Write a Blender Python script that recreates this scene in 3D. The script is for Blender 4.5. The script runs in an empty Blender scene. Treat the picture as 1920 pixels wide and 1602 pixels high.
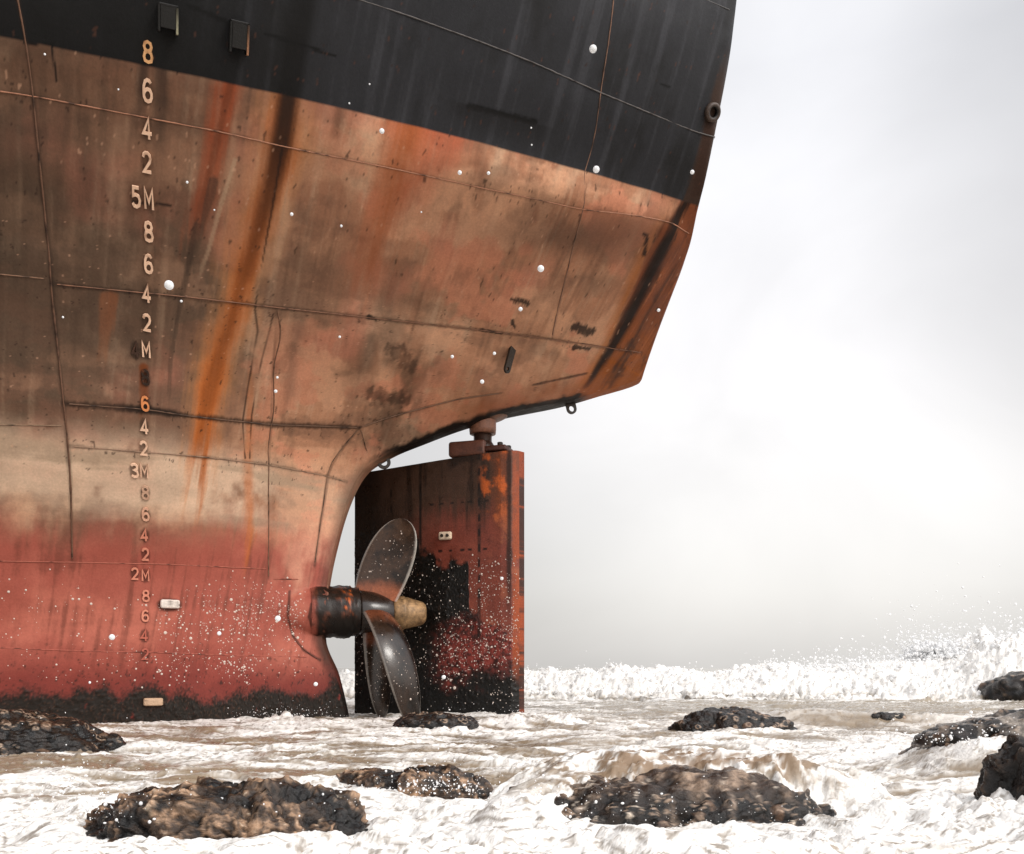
import bpy, bmesh, math
import numpy as np
from mathutils import Vector, Matrix

SC = bpy.context.scene
COL = SC.collection
# ------------------------------------------------------------------ camera, sky, sun, exposure
EYE = 1.0                     # metres above the ship's zero draught mark
WATER = 0.42
cam = bpy.data.cameras.new("camera"); cam_ob = bpy.data.objects.new("camera", cam); COL.objects.link(cam_ob)
cam.sensor_fit = 'HORIZONTAL'; cam.sensor_width = 36.0
cam.lens = 36.0*1800/1920
cam.shift_y = 452/1920
cam.clip_start = 0.05; cam.clip_end = 6000
cam_ob.location = (0, 0, EYE); cam_ob.rotation_euler = (math.radians(90), 0, 0)
SC.camera = cam_ob

SUN_EL, SUN_AZ = math.radians(33), math.radians(132)      # azimuth clockwise from +Y
world = bpy.data.worlds.new("World"); SC.world = world; world.use_nodes = True
nt = world.node_tree; nt.nodes.clear()
def wn(t, **k):
    n = nt.nodes.new(t)
    for a, b in k.items(): setattr(n, a, b)
    return n
out = wn('ShaderNodeOutputWorld'); mixs = wn('ShaderNodeMixShader'); mixs.inputs[0].default_value = 0.86
sky = wn('ShaderNodeTexSky', sky_type='NISHITA', sun_disc=False); sky.sun_elevation = SUN_EL; sky.sun_rotation = SUN_AZ
sky.dust_density = 4.0; sky.air_density = 1.0
b1 = wn('ShaderNodeBackground'); b1.inputs[1].default_value = 0.10
b2 = wn('ShaderNodeBackground'); b2.inputs[1].default_value = 1.0
nt.links.new(sky.outputs[0], b1.inputs[0])
tc = wn('ShaderNodeTexCoord'); sep = wn('ShaderNodeSeparateXYZ'); nt.links.new(tc.outputs['Generated'], sep.inputs[0])
ramp = wn('ShaderNodeValToRGB'); nt.links.new(sep.outputs['Z'], ramp.inputs[0])
cr = ramp.color_ramp; cr.elements[0].position = 0.0; cr.elements[0].color = (.70, .68, .655, 1)
cr.elements[1].position = 1.0; cr.elements[1].color = (1.25, 1.25, 1.28, 1)
for p, c in ((.08, (.765, .745, .72)), (.28, (.77, .755, .755)), (.52, (.68, .68, .70)), (.70, (.95, .95, .97))):
    e = cr.elements.new(p); e.color = c + (1,)
# thin place in the overcast
gv = Vector((.30, 1, .36)).normalized()
dot = wn('ShaderNodeVectorMath', operation='DOT_PRODUCT'); nt.links.new(tc.outputs['Generated'], dot.inputs[0]); dot.inputs[1].default_value = gv
gl = wn('ShaderNodeMapRange', interpolation_type='SMOOTHERSTEP'); nt.links.new(dot.outputs['Value'], gl.inputs[0])
gl.inputs[1].default_value = .90; gl.inputs[2].default_value = 1.0; gl.inputs[3].default_value = 0; gl.inputs[4].default_value = .52
nz = wn('ShaderNodeTexNoise'); nz.inputs['Scale'].default_value = 2.6; nz.inputs['Detail'].default_value = 5; nz.inputs['Roughness'].default_value = .5; nz.inputs['Distortion'].default_value = .4
mp = wn('ShaderNodeMapping'); mp.inputs['Scale'].default_value = (1, 1, 1.5); nt.links.new(tc.outputs['Generated'], mp.inputs[0]); nt.links.new(mp.outputs[0], nz.inputs['Vector'])
nm = wn('ShaderNodeMapRange'); nt.links.new(nz.outputs['Fac'], nm.inputs[0]); nm.inputs[1].default_value = .3; nm.inputs[2].default_value = .7; nm.inputs[3].default_value = .90; nm.inputs[4].default_value = 1.08
# broad glow added round the hidden sun, behind the camera, to lift the hull
sv = Vector((math.sin(SUN_AZ)*math.cos(SUN_EL), math.cos(SUN_AZ)*math.cos(SUN_EL), math.sin(SUN_EL)))
d2 = wn('ShaderNodeVectorMath', operation='DOT_PRODUCT'); nt.links.new(tc.outputs['Generated'], d2.inputs[0]); d2.inputs[1].default_value = sv
g2 = wn('ShaderNodeMapRange', interpolation_type='SMOOTHSTEP'); nt.links.new(d2.outputs['Value'], g2.inputs[0])
g2.inputs[1].default_value = .15; g2.inputs[2].default_value = 1.0; g2.inputs[3].default_value = 1.0; g2.inputs[4].default_value = 3.0
ad = wn('ShaderNodeMath', operation='ADD'); nt.links.new(g2.outputs[0], ad.inputs[1]); nt.links.new(gl.outputs[0], ad.inputs[0])
# a greyer bank of cloud out to sea
d3 = wn('ShaderNodeVectorMath', operation='DOT_PRODUCT'); nt.links.new(tc.outputs['Generated'], d3.inputs[0]); d3.inputs[1].default_value = Vector((.56, .72, .42)).normalized()
g3 = wn('ShaderNodeMapRange', interpolation_type='SMOOTHSTEP'); nt.links.new(d3.outputs['Value'], g3.inputs[0]); g3.inputs[1].default_value = .945; g3.inputs[2].default_value = 1.0; g3.inputs[3].default_value = 1.0; g3.inputs[4].default_value = .80
m3 = wn('ShaderNodeMath', operation='MULTIPLY'); nt.links.new(ad.outputs[0], m3.inputs[0]); nt.links.new(g3.outputs[0], m3.inputs[1])
mu = wn('ShaderNodeMath', operation='MULTIPLY'); nt.links.new(m3.outputs[0], mu.inputs[0]); nt.links.new(nm.outputs[0], mu.inputs[1])
vm = wn('ShaderNodeVectorMath', operation='SCALE'); nt.links.new(ramp.outputs[0], vm.inputs[0]); nt.links.new(mu.outputs[0], vm.inputs['Scale'])
nt.links.new(vm.outputs[0], b2.inputs[0])
nt.links.new(b1.outputs[0], mixs.inputs[1]); nt.links.new(b2.outputs[0], mixs.inputs[2]); nt.links.new(mixs.outputs[0], out.inputs[0])

sun = bpy.data.lights.new("sun", 'SUN'); sun.energy = 1.5; sun.angle = math.radians(14); sun.color = (1, .96, .9)
sun_ob = bpy.data.objects.new("sun", sun); COL.objects.link(sun_ob)
sdir = Vector((math.sin(SUN_AZ)*math.cos(SUN_EL), math.cos(SUN_AZ)*math.cos(SUN_EL), math.sin(SUN_EL)))
sun_ob.rotation_euler = sdir.to_track_quat('Z', 'Y').to_euler()
vs = SC.view_settings; vs.view_transform = 'Standard'; vs.look = 'None'; vs.exposure = 0.0; vs.gamma = 1.0; vs.use_curve_mapping = False

# ------------------------------------------------------------------ numpy noise
_rng = np.random.default_rng(7)
_PERM = np.concatenate([_rng.permutation(256)]*3).astype(np.int32)
_a = np.linspace(0, 2*np.pi, 64, endpoint=False); _G2 = np.stack([np.cos(_a), np.sin(_a)], 1).astype(np.float32)
_g = _rng.normal(size=(256, 3)); _G3 = (_g/np.linalg.norm(_g, axis=1)[:, None]).astype(np.float32)
def _fade(t): return t*t*t*(t*(t*6-15)+10)
def noise2(x, y):
    x = np.asarray(x, np.float32); y = np.asarray(y, np.float32)
    xi = np.floor(x).astype(np.int32); yi = np.floor(y).astype(np.int32); xf = x-xi; yf = y-yi
    u, v = _fade(xf), _fade(yf)
    def g(ix, iy, fx, fy):
        k = _PERM[_PERM[ix & 255]+(iy & 255)] & 63
        return _G2[k, 0]*fx+_G2[k, 1]*fy
    a = g(xi, yi, xf, yf); b = g(xi+1, yi, xf-1, yf); c = g(xi, yi+1, xf, yf-1); d = g(xi+1, yi+1, xf-1, yf-1)
    return ((a+(b-a)*u)*(1-v)+(c+(d-c)*u)*v)*1.45
def fbm2(x, y, o=4, g=.5, seed=0):
    r = 0; a = 1; t = 0; x = np.asarray(x, np.float32)+seed*17.3; y = np.asarray(y, np.float32)+seed*9.1
    for i in range(o):
        r = r+a*noise2(x, y); t += a; a *= g; x = x*2.03+5.2; y = y*2.03+1.7
    return r/t
def ridge2(x, y, o=4, g=.5, seed=0):
    r = 0; a = 1; t = 0; x = np.asarray(x, np.float32)+seed*13.1; y = np.asarray(y, np.float32)+seed*7.7
    for i in range(o):
        r = r+a*(1-np.abs(noise2(x, y))*1.3); t += a; a *= g; x = x*2.07+3.2; y = y*2.07+8.7
    return r/t
def billow2(x, y, o=4, g=.5, seed=0): return 1-ridge2(x, y, o, g, seed)
def noise3(p):
    p = np.asarray(p, np.float32); i = np.floor(p).astype(np.int32); f = p-i; w = _fade(f); r = 0
    for dx in (0, 1):
        for dy in (0, 1):
            for dz in (0, 1):
                h = _PERM[_PERM[_PERM[(i[:, 0]+dx) & 255]+((i[:, 1]+dy) & 255)]+((i[:, 2]+dz) & 255)] & 255
                d = (_G3[h]*(f-np.array([dx, dy, dz], np.float32))).sum(1)
                r = r+d*(w[:, 0] if dx else 1-w[:, 0])*(w[:, 1] if dy else 1-w[:, 1])*(w[:, 2] if dz else 1-w[:, 2])
    return r*1.5
def fbm3(p, o=4, g=.5, seed=0):
    r = 0; a = 1; t = 0; p = np.asarray(p, np.float32)+seed*11.7
    for k in range(o):
        r = r+a*noise3(p); t += a; a *= g; p = p*2.03+3.1
    return r/t
def ridge3(p, o=3, g=.5, seed=0):
    r = 0; a = 1; t = 0; p = np.asarray(p, np.float32)+seed*11.7
    for k in range(o):
        r = r+a*(1-np.abs(noise3(p))*1.6); t += a; a *= g; p = p*2.03+3.1
    return r/t
def worley3(p, seed=0):
    """distance to the nearest cell point and that cell's random value"""
    p = np.asarray(p, np.float32)+seed*5.3; i = np.floor(p).astype(np.int32); best = np.full(len(p), 9., np.float32); sec = best.copy(); idv = np.zeros(len(p), np.float32)
    for dx in (-1, 0, 1):
        for dy in (-1, 0, 1):
            for dz in (-1, 0, 1):
                c = i+np.array([dx, dy, dz], np.int32)
                h = _PERM[_PERM[_PERM[c[:, 0] & 255]+(c[:, 1] & 255)]+(c[:, 2] & 255)]
                q = c+np.stack([_PERM[h+1]/255., _PERM[h+57]/255., _PERM[h+131]/255.], 1)
                d = np.sqrt(((q-p)**2).sum(1)); m = d < best
                sec = np.where(m, best, np.minimum(sec, d)); idv = np.where(m, _PERM[h+77]/255., idv); best = np.where(m, d, best)
    return best, sec, idv
def sstep(a, b, x):
    t = np.clip((x-a)/(b-a), 0, 1); return t*t*(3-2*t)
def lin(r, g, b):
    c = np.array([r, g, b])/255.; return np.where(c <= .04045, c/12.92, ((c+.055)/1.055)**2.4)
def mixc(c, col, m):
    return c*(1-m[..., None])+np.asarray(col)*m[..., None]

# ------------------------------------------------------------------ mesh helpers
def link(name, me, mat=None, parent=None, smooth=True):
    if mat: me.materials.append(mat)
    if smooth: me.polygons.foreach_set('use_smooth', np.ones(len(me.polygons), bool))
    o = bpy.data.objects.new(name, me); COL.objects.link(o)
    if parent: o.parent = parent
    return o
def mesh_np(name, V, F, mat=None, parent=None, smooth=True, paint=None, extra=None):
    me = bpy.data.meshes.new(name); V = np.ascontiguousarray(V, np.float32); F = np.ascontiguousarray(F, np.int32)
    k = F.shape[1]
    me.vertices.add(len(V)); me.vertices.foreach_set('co', V.ravel())
    me.loops.add(F.size); me.loops.foreach_set('vertex_index', F.ravel())
    me.polygons.add(len(F)); me.polygons.foreach_set('loop_start', np.arange(0, F.size, k, dtype=np.int32)); me.polygons.foreach_set('loop_total', np.full(len(F), k, np.int32))
    me.update(calc_edges=True)
    if paint is not None: add_paint(me, paint)
    for kx, a in (extra or {}).items():
        at = me.attributes.new(kx, 'FLOAT', 'POINT'); at.data.foreach_set('value', np.ascontiguousarray(a, np.float32).ravel())
    return link(name, me, mat, parent, smooth)
def add_paint(me, paint):
    at = me.attributes.new('paint', 'FLOAT_COLOR', 'POINT'); c = np.ones((len(me.vertices), 4), np.float32); c[:, :3] = np.asarray(paint).reshape(-1, 3)
    at.data.foreach_set('color', c.ravel())
def grid_faces(ny, nx, flip=False):
    i = np.arange(ny*nx).reshape(ny, nx); a, b, c, d = i[:-1, :-1].ravel(), i[:-1, 1:].ravel(), i[1:, 1:].ravel(), i[1:, :-1].ravel()
    return np.stack([a, d, c, b] if flip else [a, b, c, d], 1)
def bm_obj(name, bm, mat, parent=None, smooth=True):
    bmesh.ops.recalc_face_normals(bm, faces=bm.faces)
    me = bpy.data.meshes.new(name); bm.to_mesh(me); bm.free(); return link(name, me, mat, parent, smooth)
def lathe(prof, n=40):
    """solid of revolution about local x: prof = [(x, r)]"""
    bm = bmesh.new(); rings = []
    for x, r in prof:
        rings.append([bm.verts.new((x, r*math.cos(2*math.pi*i/n), r*math.sin(2*math.pi*i/n))) for i in range(n)])
    for a, b in zip(rings[:-1], rings[1:]):
        for i in range(n): bm.faces.new((a[i], a[(i+1) % n], b[(i+1) % n], b[i]))
    bm.faces.new(rings[0]); bm.faces.new(rings[-1]); return bm
def rounded_box(sx, sy, sz, bev=.01, seg=2, jitter=0, rng=None):
    bm = bmesh.new(); bmesh.ops.create_cube(bm, size=1)
    for v in bm.verts: v.co = Vector((v.co.x*sx, v.co.y*sy, v.co.z*sz))
    bmesh.ops.bevel(bm, geom=bm.edges[:], offset=bev, segments=seg, affect='EDGES', profile=.5)
    return bm
def tag(o, label=None, cat=None, group=None, kind=None):
    for k, v in (('label', label), ('category', cat), ('group', group), ('kind', kind)):
        if v: o[k] = v
    return o

# ------------------------------------------------------------------ materials
def mat_new(name):
    m = bpy.data.materials.new(name); m.use_nodes = True; t = m.node_tree; return m, t, t.nodes['Principled BSDF']
def nd(t, typ, **k):
    n = t.nodes.new(typ)
    for a, b in k.items(): setattr(n, a, b)
    return n
def noise_node(t, scale, detail=6, rough=.6, vec=None, dist=0):
    n = nd(t, 'ShaderNodeTexNoise'); n.inputs['Scale'].default_value = scale; n.inputs['Detail'].default_value = detail; n.inputs['Roughness'].default_value = rough; n.inputs['Distortion'].default_value = dist
    if vec: t.links.new(vec, n.inputs['Vector'])
    return n
def maprange(t, src, a, b, c, d):
    n = nd(t, 'ShaderNodeMapRange'); t.links.new(src, n.inputs[0])
    for i, v in enumerate((a, b, c, d)): n.inputs[i+1].default_value = v
    return n.outputs[0]
def paint_mat(name, rough=(.35, .7), bump=.3, bdist=.004, scale=60, var=.25, spec=.4, col=None, metallic=0, streak=None, fine=None):
    """a worn surface: base colour from the painted pattern (or one colour), broken up by fine noise; rough and bumpy"""
    m, t, p = mat_new(name); tcn = nd(t, 'ShaderNodeTexCoord'); ob = tcn.outputs['Object']
    n1 = noise_node(t, scale, 7, .65, ob); n2 = noise_node(t, scale*.13, 5, .6, ob)
    if col is None:
        c = nd(t, 'ShaderNodeAttribute'); c.attribute_name = 'paint'; csrc = c.outputs['Color']
    else:
        c = nd(t, 'ShaderNodeRGB'); c.outputs[0].default_value = tuple(col)+(1,); csrc = c.outputs[0]
    v1 = maprange(t, n1.outputs['Fac'], .25, .75, 1-var, 1+var)
    v2 = maprange(t, n2.outputs['Fac'], .25, .75, 1-var*.6, 1+var*.6)
    mm = nd(t, 'ShaderNodeMath', operation='MULTIPLY'); t.links.new(v1, mm.inputs[0]); t.links.new(v2, mm.inputs[1])
    s = nd(t, 'ShaderNodeVectorMath', operation='SCALE'); t.links.new(csrc, s.inputs[0]); t.links.new(mm.outputs[0], s.inputs['Scale'])
    t.links.new(s.outputs[0], p.inputs['Base Color'])
    t.links.new(maprange(t, n2.outputs['Fac'], .3, .7, rough[0], rough[1]), p.inputs['Roughness'])
    p.inputs['Specular IOR Level'].default_value = spec; p.inputs['Metallic'].default_value = metallic
    b = nd(t, 'ShaderNodeBump'); b.inputs['Strength'].default_value = bump; b.inputs['Distance'].default_value = bdist
    t.links.new(n1.outputs['Fac'], b.inputs['Height'])
    t.links.new(b.outputs[0], p.inputs['Normal'])
    return m
M_HULL = paint_mat('worn_hull_paint', (.45, .7), .35, .004, 45, .14, .2)
M_RUDDER = paint_mat('wet_rusty_steel', (.22, .5), .6, .006, 60, .35, .28)
M_WELD = paint_mat('weld_bead', (.5, .7), .6, .004, 140, .3, .3)
M_MARK = paint_mat('draft_mark_paint', (.45, .65), .5, .003, 160, .2, .3)
M_BRONZE = paint_mat('stained_bronze', (.16, .34), .25, .003, 70, .35, .5)
M_BRASS = paint_mat('brass_cap', (.25, .6), .6, .005, 22, .75, .5, col=(.22, .13, .06), metallic=.2)
M_DARK = paint_mat('dark_wet_steel', (.3, .6), .7, .008, 50, .5, .25, col=(.028, .019, .013))
M_BROWN = paint_mat('brown_painted_steel', (.35, .6), .5, .005, 60, .35, .4)
M_ANODE = paint_mat('zinc_anode', (.5, .8), .8, .006, 60, .2, .3)
M_BARN = paint_mat('barnacle_shell', (.5, .8), .2, .001, 200, .2, .3, col=(.62, .52, .45))
M_ROCK = paint_mat('wet_mussel_rock', (.12, .4), .9, .010, 60, .45, .38)
# ---HULL-BEGIN  (pure numpy: the lines plan of the stern, s = metres aft of the rudder stock, h = half breadth, z = draught)
YAW = math.radians(17.0)
CY, SY = math.cos(YAW), math.sin(YAW)
STOCK = (-0.36, 11.8)
def ship_to_world(s, h, z):
    return STOCK[0] + s*CY + h*SY, STOCK[1] + s*SY - h*CY, z

def pchip(x, y, xq):
    x = np.asarray(x, float); y = np.asarray(y, float); xq = np.clip(np.asarray(xq, float), x[0], x[-1])
    d = np.diff(y)/np.diff(x); m = np.zeros_like(y)
    for i in range(1, len(x)-1):
        if d[i-1]*d[i] > 0:
            w1 = 2*(x[i+1]-x[i])+(x[i]-x[i-1]); w2 = (x[i+1]-x[i])+2*(x[i]-x[i-1])
            m[i] = (w1+w2)/(w1/d[i-1]+w2/d[i])
    m[0], m[-1] = d[0], d[-1]
    k = np.clip(np.searchsorted(x, xq)-1, 0, len(x)-2)
    H = x[k+1]-x[k]; t = (xq-x[k])/H
    return ((2*t**3-3*t**2+1)*y[k] + (t**3-2*t**2+t)*H*m[k] + (-2*t**3+3*t**2)*y[k+1] + (t**3-t**2)*H*m[k+1])

# z, half breadths at s=-9,-6,-3.7, fold (s,h), centre-line end s, fullness exponent towards the fold
LINES = [
 (-0.6, .50, .30, .20,  -1.62,.11, -1.55, 1.2),
 (0.2,  .70, .45, .30,  -1.66,.12, -1.60, 1.2),
 (0.9,  .80, .50, .33,  -1.80,.12, -1.74, 1.3),
 (1.35, .95, .55, .37,  -1.96,.12, -1.90, 1.3),
 (1.9, 1.35, .78, .46,  -1.92,.12, -1.86, 1.3),
 (2.5, 1.75,1.10, .75,  -1.80,.13, -1.74, 1.2),
 (3.0, 2.10,1.45,1.07,  -1.66,.15, -1.58, 1.1),
 (3.3, 2.32,1.68,1.28,  -1.50,.17, -1.41, 1.05),
 (3.52,2.46,1.86,1.44,  -1.20,.18, -1.10, 1.0),
 (3.7, 2.56,1.98,1.55,  -0.82,.18, -0.72, .96),
 (3.9, 2.68,2.12,1.68,  -0.36,.18, -0.26, .92),
 (4.1, 2.82,2.25,1.83,   0.20,.20,  0.32, .85),
 (4.33,2.96,2.43,2.03,   1.07,.17, 1.15, .80),
 (4.50,3.04,2.56,2.19,   1.55,.18, 1.63, .76),
 (4.645,3.11,2.65,2.32,  1.95,.19, 2.03, .73),
 (4.69,3.14,2.68,2.37,   2.038,.22, 2.10, .72),
 (4.76,3.17,2.73,2.44,   1.987,.42, 2.11, .71),
 (4.9, 3.24,2.84,2.58,   1.920,.76, 2.13, .68),
 (5.08,3.35,3.00,2.77,   1.851,1.18, 2.15, .62),
 (5.3, 3.44,3.16,2.97,   1.785,1.66, 2.19, .52),
 (5.5, 3.53,3.30,3.15,   1.717,2.10, 2.24, .42),
 (5.75,3.65,3.50,3.37,   1.580,2.60, 2.30, 0),
 (6.2, 3.84,3.74,3.64,   1.552,2.95, 2.32, 0),
 (7.0, 4.2, 4.15,4.05,   1.568,3.30, 2.34, 0),
 (8.5, 4.6, 4.58,4.5,    1.607,3.55, 2.38, 0),
 (10.5,4.9, 4.9, 4.85,   1.631,3.70, 2.40, 0),
 (12.0,5.0, 5.0, 4.95,   1.64,3.75, 2.42, 0),
]
_LZ = np.array([l[0] for l in LINES])
# the longitudinal control points of a waterline: forward body, four points between the marks frame and the fold, fold, two on the stern, centre
def _controls(l):
    z, h9, h6, h3, sf, hf, sc, ex = l
    pts = [(-9, h9), (-6, h6), (-3.7, h3)]
    for t in (.25, .5, .75, .92):
        s = -3.7 + t*(sf+3.7)
        if ex: h = hf + (h3-hf)*(1-t)**ex
        else:  h = h3 + (hf-h3)*(t**1.25)
        if z > 4.3: h += .05*math.sin(math.pi*t)
        pts.append((s, h))
    pts.append((sf, hf))
    for t in (.3, .62, .86):
        pts.append((sf + (sc-sf)*(t**.82), hf*(1-t)**.9))
    pts.append((sc, 0))
    return pts
_C = np.array([_controls(l) for l in LINES])              # level, point, (s,h)
_PK = np.array([0, .28, .5, .62, .74, .87, .96, 1.0, 1.3, 1.62, 1.86, 2.0])
def hull_grid(P, Z):
    """s and h on the grid P x Z"""
    cs = np.array([pchip(_LZ, _C[:, i, 0], Z) for i in range(_C.shape[1])])   # point, z
    ch = np.array([pchip(_LZ, _C[:, i, 1], Z) for i in range(_C.shape[1])])
    side = P <= 1.0
    S = np.empty((len(Z), len(P))); H = np.empty_like(S)
    for j in range(len(Z)):
        S[j, side] = pchip(_PK[:8], cs[:8, j], P[side]); H[j, side] = pchip(_PK[:8], ch[:8, j], P[side])
        if (~side).any():
            S[j, ~side] = pchip(_PK[7:], cs[7:, j], P[~side]); H[j, ~side] = pchip(_PK[7:], ch[7:, j], P[~side])
    return S, H
HP = np.concatenate([np.linspace(0, .2, 20)[:-1], np.linspace(.2, 1, 620)[:-1], np.linspace(1, 2, 110)])
HZ = np.concatenate([np.linspace(-.6, .2, 12)[:-1], np.linspace(.2, 3.2, 270)[:-1], np.linspace(3.2, 4.8, 230)[:-1], np.linspace(4.8, 7, 150)[:-1], np.linspace(7, 12, 110)])
HS, HH = hull_grid(HP, HZ)
_i1 = int(np.argmin(np.abs(HP-1)))
for _j in range(len(HZ)):                                  # above the paint line the stern corner is a soft bend
    _w = int(np.clip((HZ[_j]-5.7)*12, 0, 8))
    if _w > 1:
        for _A in (HS, HH):
            _seg = np.pad(_A[_j, _i1-90:_i1+90], 2*_w, mode='edge'); _k = np.hanning(2*_w+1); _k /= _k.sum()
            _sm = np.convolve(_seg, _k, 'same')[2*_w:-2*_w]; _b = np.clip((90-np.abs(np.arange(180)-90))/45., 0, 1)
            _A[_j, _i1-90:_i1+90] = _sm*_b+_A[_j, _i1-90:_i1+90]*(1-_b)
# ---HULL-END
# ------------------------------------------------------------------ the ship
ship = bpy.data.objects.new('cargo_ship', None); COL.objects.link(ship)
ship.location = (STOCK[0], STOCK[1], 0); ship.rotation_euler = (0, 0, YAW)
tag(ship, 'stranded cargo ship with black topsides over a rust streaked red hull', 'ship')
def P1(p, z):
    S, H = hull_grid(np.array([p, ]), np.array([z])); return S[0, 0], H[0, 0]
def pos(p, z):
    s, h = P1(p, z); return Vector((s, -h, z))
def frame(p, z):
    """point on the plating, unit vectors aft along it, up along it, and outward"""
    e = .004; a = pos(p, z); t = (pos(p+e, z)-pos(p-e, z)); w = (pos(p, z+.02)-pos(p, z-.02)); dpm = t.length/(2*e)
    t.normalize(); n = t.cross(w); n.normalize()
    if n.y > 0: n = -n
    up = n.cross(t); up = up if up.z > 0 else -up; up.normalize()
    return a, t, up, n, dpm
SEAM = {
 'a': [(0.39,5.435),(0.4249,5.45),(0.4766,5.45),(0.5502,5.45),(0.6019,5.435),(0.6666,5.435),(0.757,5.435),(0.8591,5.45),(0.9974,5.568)],
 'b': [(0.3706,4.353),(0.421,4.381)],
 'b2': [(0.4236,4.353),(0.4817,4.388),(0.6032,4.479),(0.6859,4.555),(0.7816,4.653),(0.8578,4.716),(0.9522,4.779),(0.9884,4.83)],
 'c': [(0.3486,3.242),(0.4107,3.298)],
 'c2': [(0.4132,3.472),(0.4869,3.507),(0.5412,3.507),(0.7079,3.577),(0.8604,3.703)],
 'd': [(0.412,3.133),(0.483,3.144),(0.6226,3.189),(0.7532,3.207),(0.9134,3.189),(0.978,3.155)],
 'e': [(0.3344,2.062),(0.4055,2.085),(0.4998,2.107),(0.8061,2.118)],
 'e2': [(0.8152,2.007),(0.916,2.018)],
 'f': [(0.3292,1.215),(0.4029,1.181),(0.6446,1.148),(0.9405,1.126)],
 't': [(0.6407,6.395),(0.6885,6.38),(0.7493,6.35),(0.7997,6.321),(0.8695,6.262),(0.9263,6.232),(0.9819,6.203),(1.0275,6.232)],
 't2': [(0.9574,7.183),(0.9948,7.183)],
 'g': [(0.421,5.996),(0.4249,5.715),(0.4262,5.435),(0.4262,5.095),(0.4262,4.604),(0.4184,4.108),(0.412,3.459),(0.4094,2.843),(0.4042,2.085)],
 'h': [(0.6045,4.479),(0.6485,4.01),(0.7092,3.563),(0.7519,3.221),(0.779,2.732),(0.8087,2.007)],
 'i': [(0.8682,6.985),(0.8695,6.616),(0.8695,6.262),(0.8721,5.922),(0.8604,5.523),(0.8604,5.302),(0.8617,5.036),(0.8617,4.723)],
 'k': [(0.8604,3.703),(0.8953,3.466),(0.916,3.207),(0.9354,2.91),(0.9418,2.642),(0.9522,2.185)],
 'k2': [(0.8604,3.703),(0.8798,3.871),(0.8979,3.997),(0.9095,4.115),(0.9263,4.234)],
 'k3': [(0.8604,3.703),(0.9599,3.486)],
 'n': [(0.9276,4.353),(0.9405,4.472),(0.947,4.555)],
 'm': [(0.8811,1.873),(0.8798,1.594),(0.8992,1.382),(0.9315,1.204),(0.9716,1.092)],
 'o': [(0.9806,1.817),(0.9561,1.728),(0.9509,1.583),(0.9754,1.416),(1.211,1.349)],
 'q': [(0.8824,1.594),(0.9509,1.561)],
}
STREAK = {
 'main': [(0.6136,6.336),(0.6071,5.922),(0.5981,5.479),(0.589,5.169),(0.5748,4.779),(0.5709,4.409),(0.5774,4.003),(0.5787,3.724),(0.589,3.452),(0.5916,2.966),(0.5916,2.654)],
 'second': [(0.567,5.878),(0.5619,5.686),(0.5541,5.479),(0.5477,5.258),(0.5373,4.962),(0.5283,4.695)],
 'thin1': [(0.5645,5.317),(0.5541,5.051),(0.5438,4.758),(0.5347,4.423)],
 'thin2': [(0.536,4.903),(0.527,4.479),(0.5192,3.927),(0.5192,3.389)],
 'low': [(0.6226,3.976),(0.673,3.528),(0.7015,3.189),(0.7247,2.709),(0.748,1.973)],
 'left': [(0.4662,4.318),(0.4494,3.794)],
 'broad': [(0.6989,5.715),(0.6859,5.494),(0.6769,5.125),(0.6679,4.815),(0.6795,4.479)],
 'broad2': [(0.7273,5.701),(0.7105,5.435),(0.6963,5.154)],
 'crack1': [(0.5981,5.42),(0.5929,5.169),(0.5851,4.83),(0.5877,4.437),(0.5994,4.29),(0.6226,3.976),(0.6549,3.563),(0.6924,3.235)],
 'crack2': [(0.6045,4.43),(0.6265,4.073),(0.664,3.619),(0.7027,3.242)],
 'box': [(0.5192,5.937),(0.5153,5.671),(0.5115,5.435),(0.5076,5.228)],
 'box2': [(0.5037,5.76),(0.4998,5.509),(0.4921,5.287)],
 'sternb': [(0.9871,5.774),(0.9729,5.583),(0.9638,5.42),(0.9586,5.199),(0.9522,4.962),(0.9393,4.744),(0.9767,4.472)],
 'sternc': [(0.9819,5.76),(0.9496,5.464),(0.947,5.272),(0.9393,5.007),(0.9289,4.73),(0.9754,4.437)],
 'sternr': [(0.991,6.321),(0.9922,6.026),(0.9935,5.804)],
 'digit': [(0.4895,3.843),(0.4882,3.626),(0.4843,3.361)],
 'grey1': [(0.7066,4.388),(0.7428,4.15),(0.8255,3.745)],
 'grey2': [(0.6278,4.43),(0.6691,4.031),(0.7195,3.682)],
 'brn1': [(0.757,5.597),(0.757,5.243)],
 'dk1': [(0.5489,5.169),(0.5231,4.171)],
 'dk2': [(0.4611,5.361),(0.4585,4.779)],
 'dk3': [(0.6433,5.715),(0.6368,5.509)],
}
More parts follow.
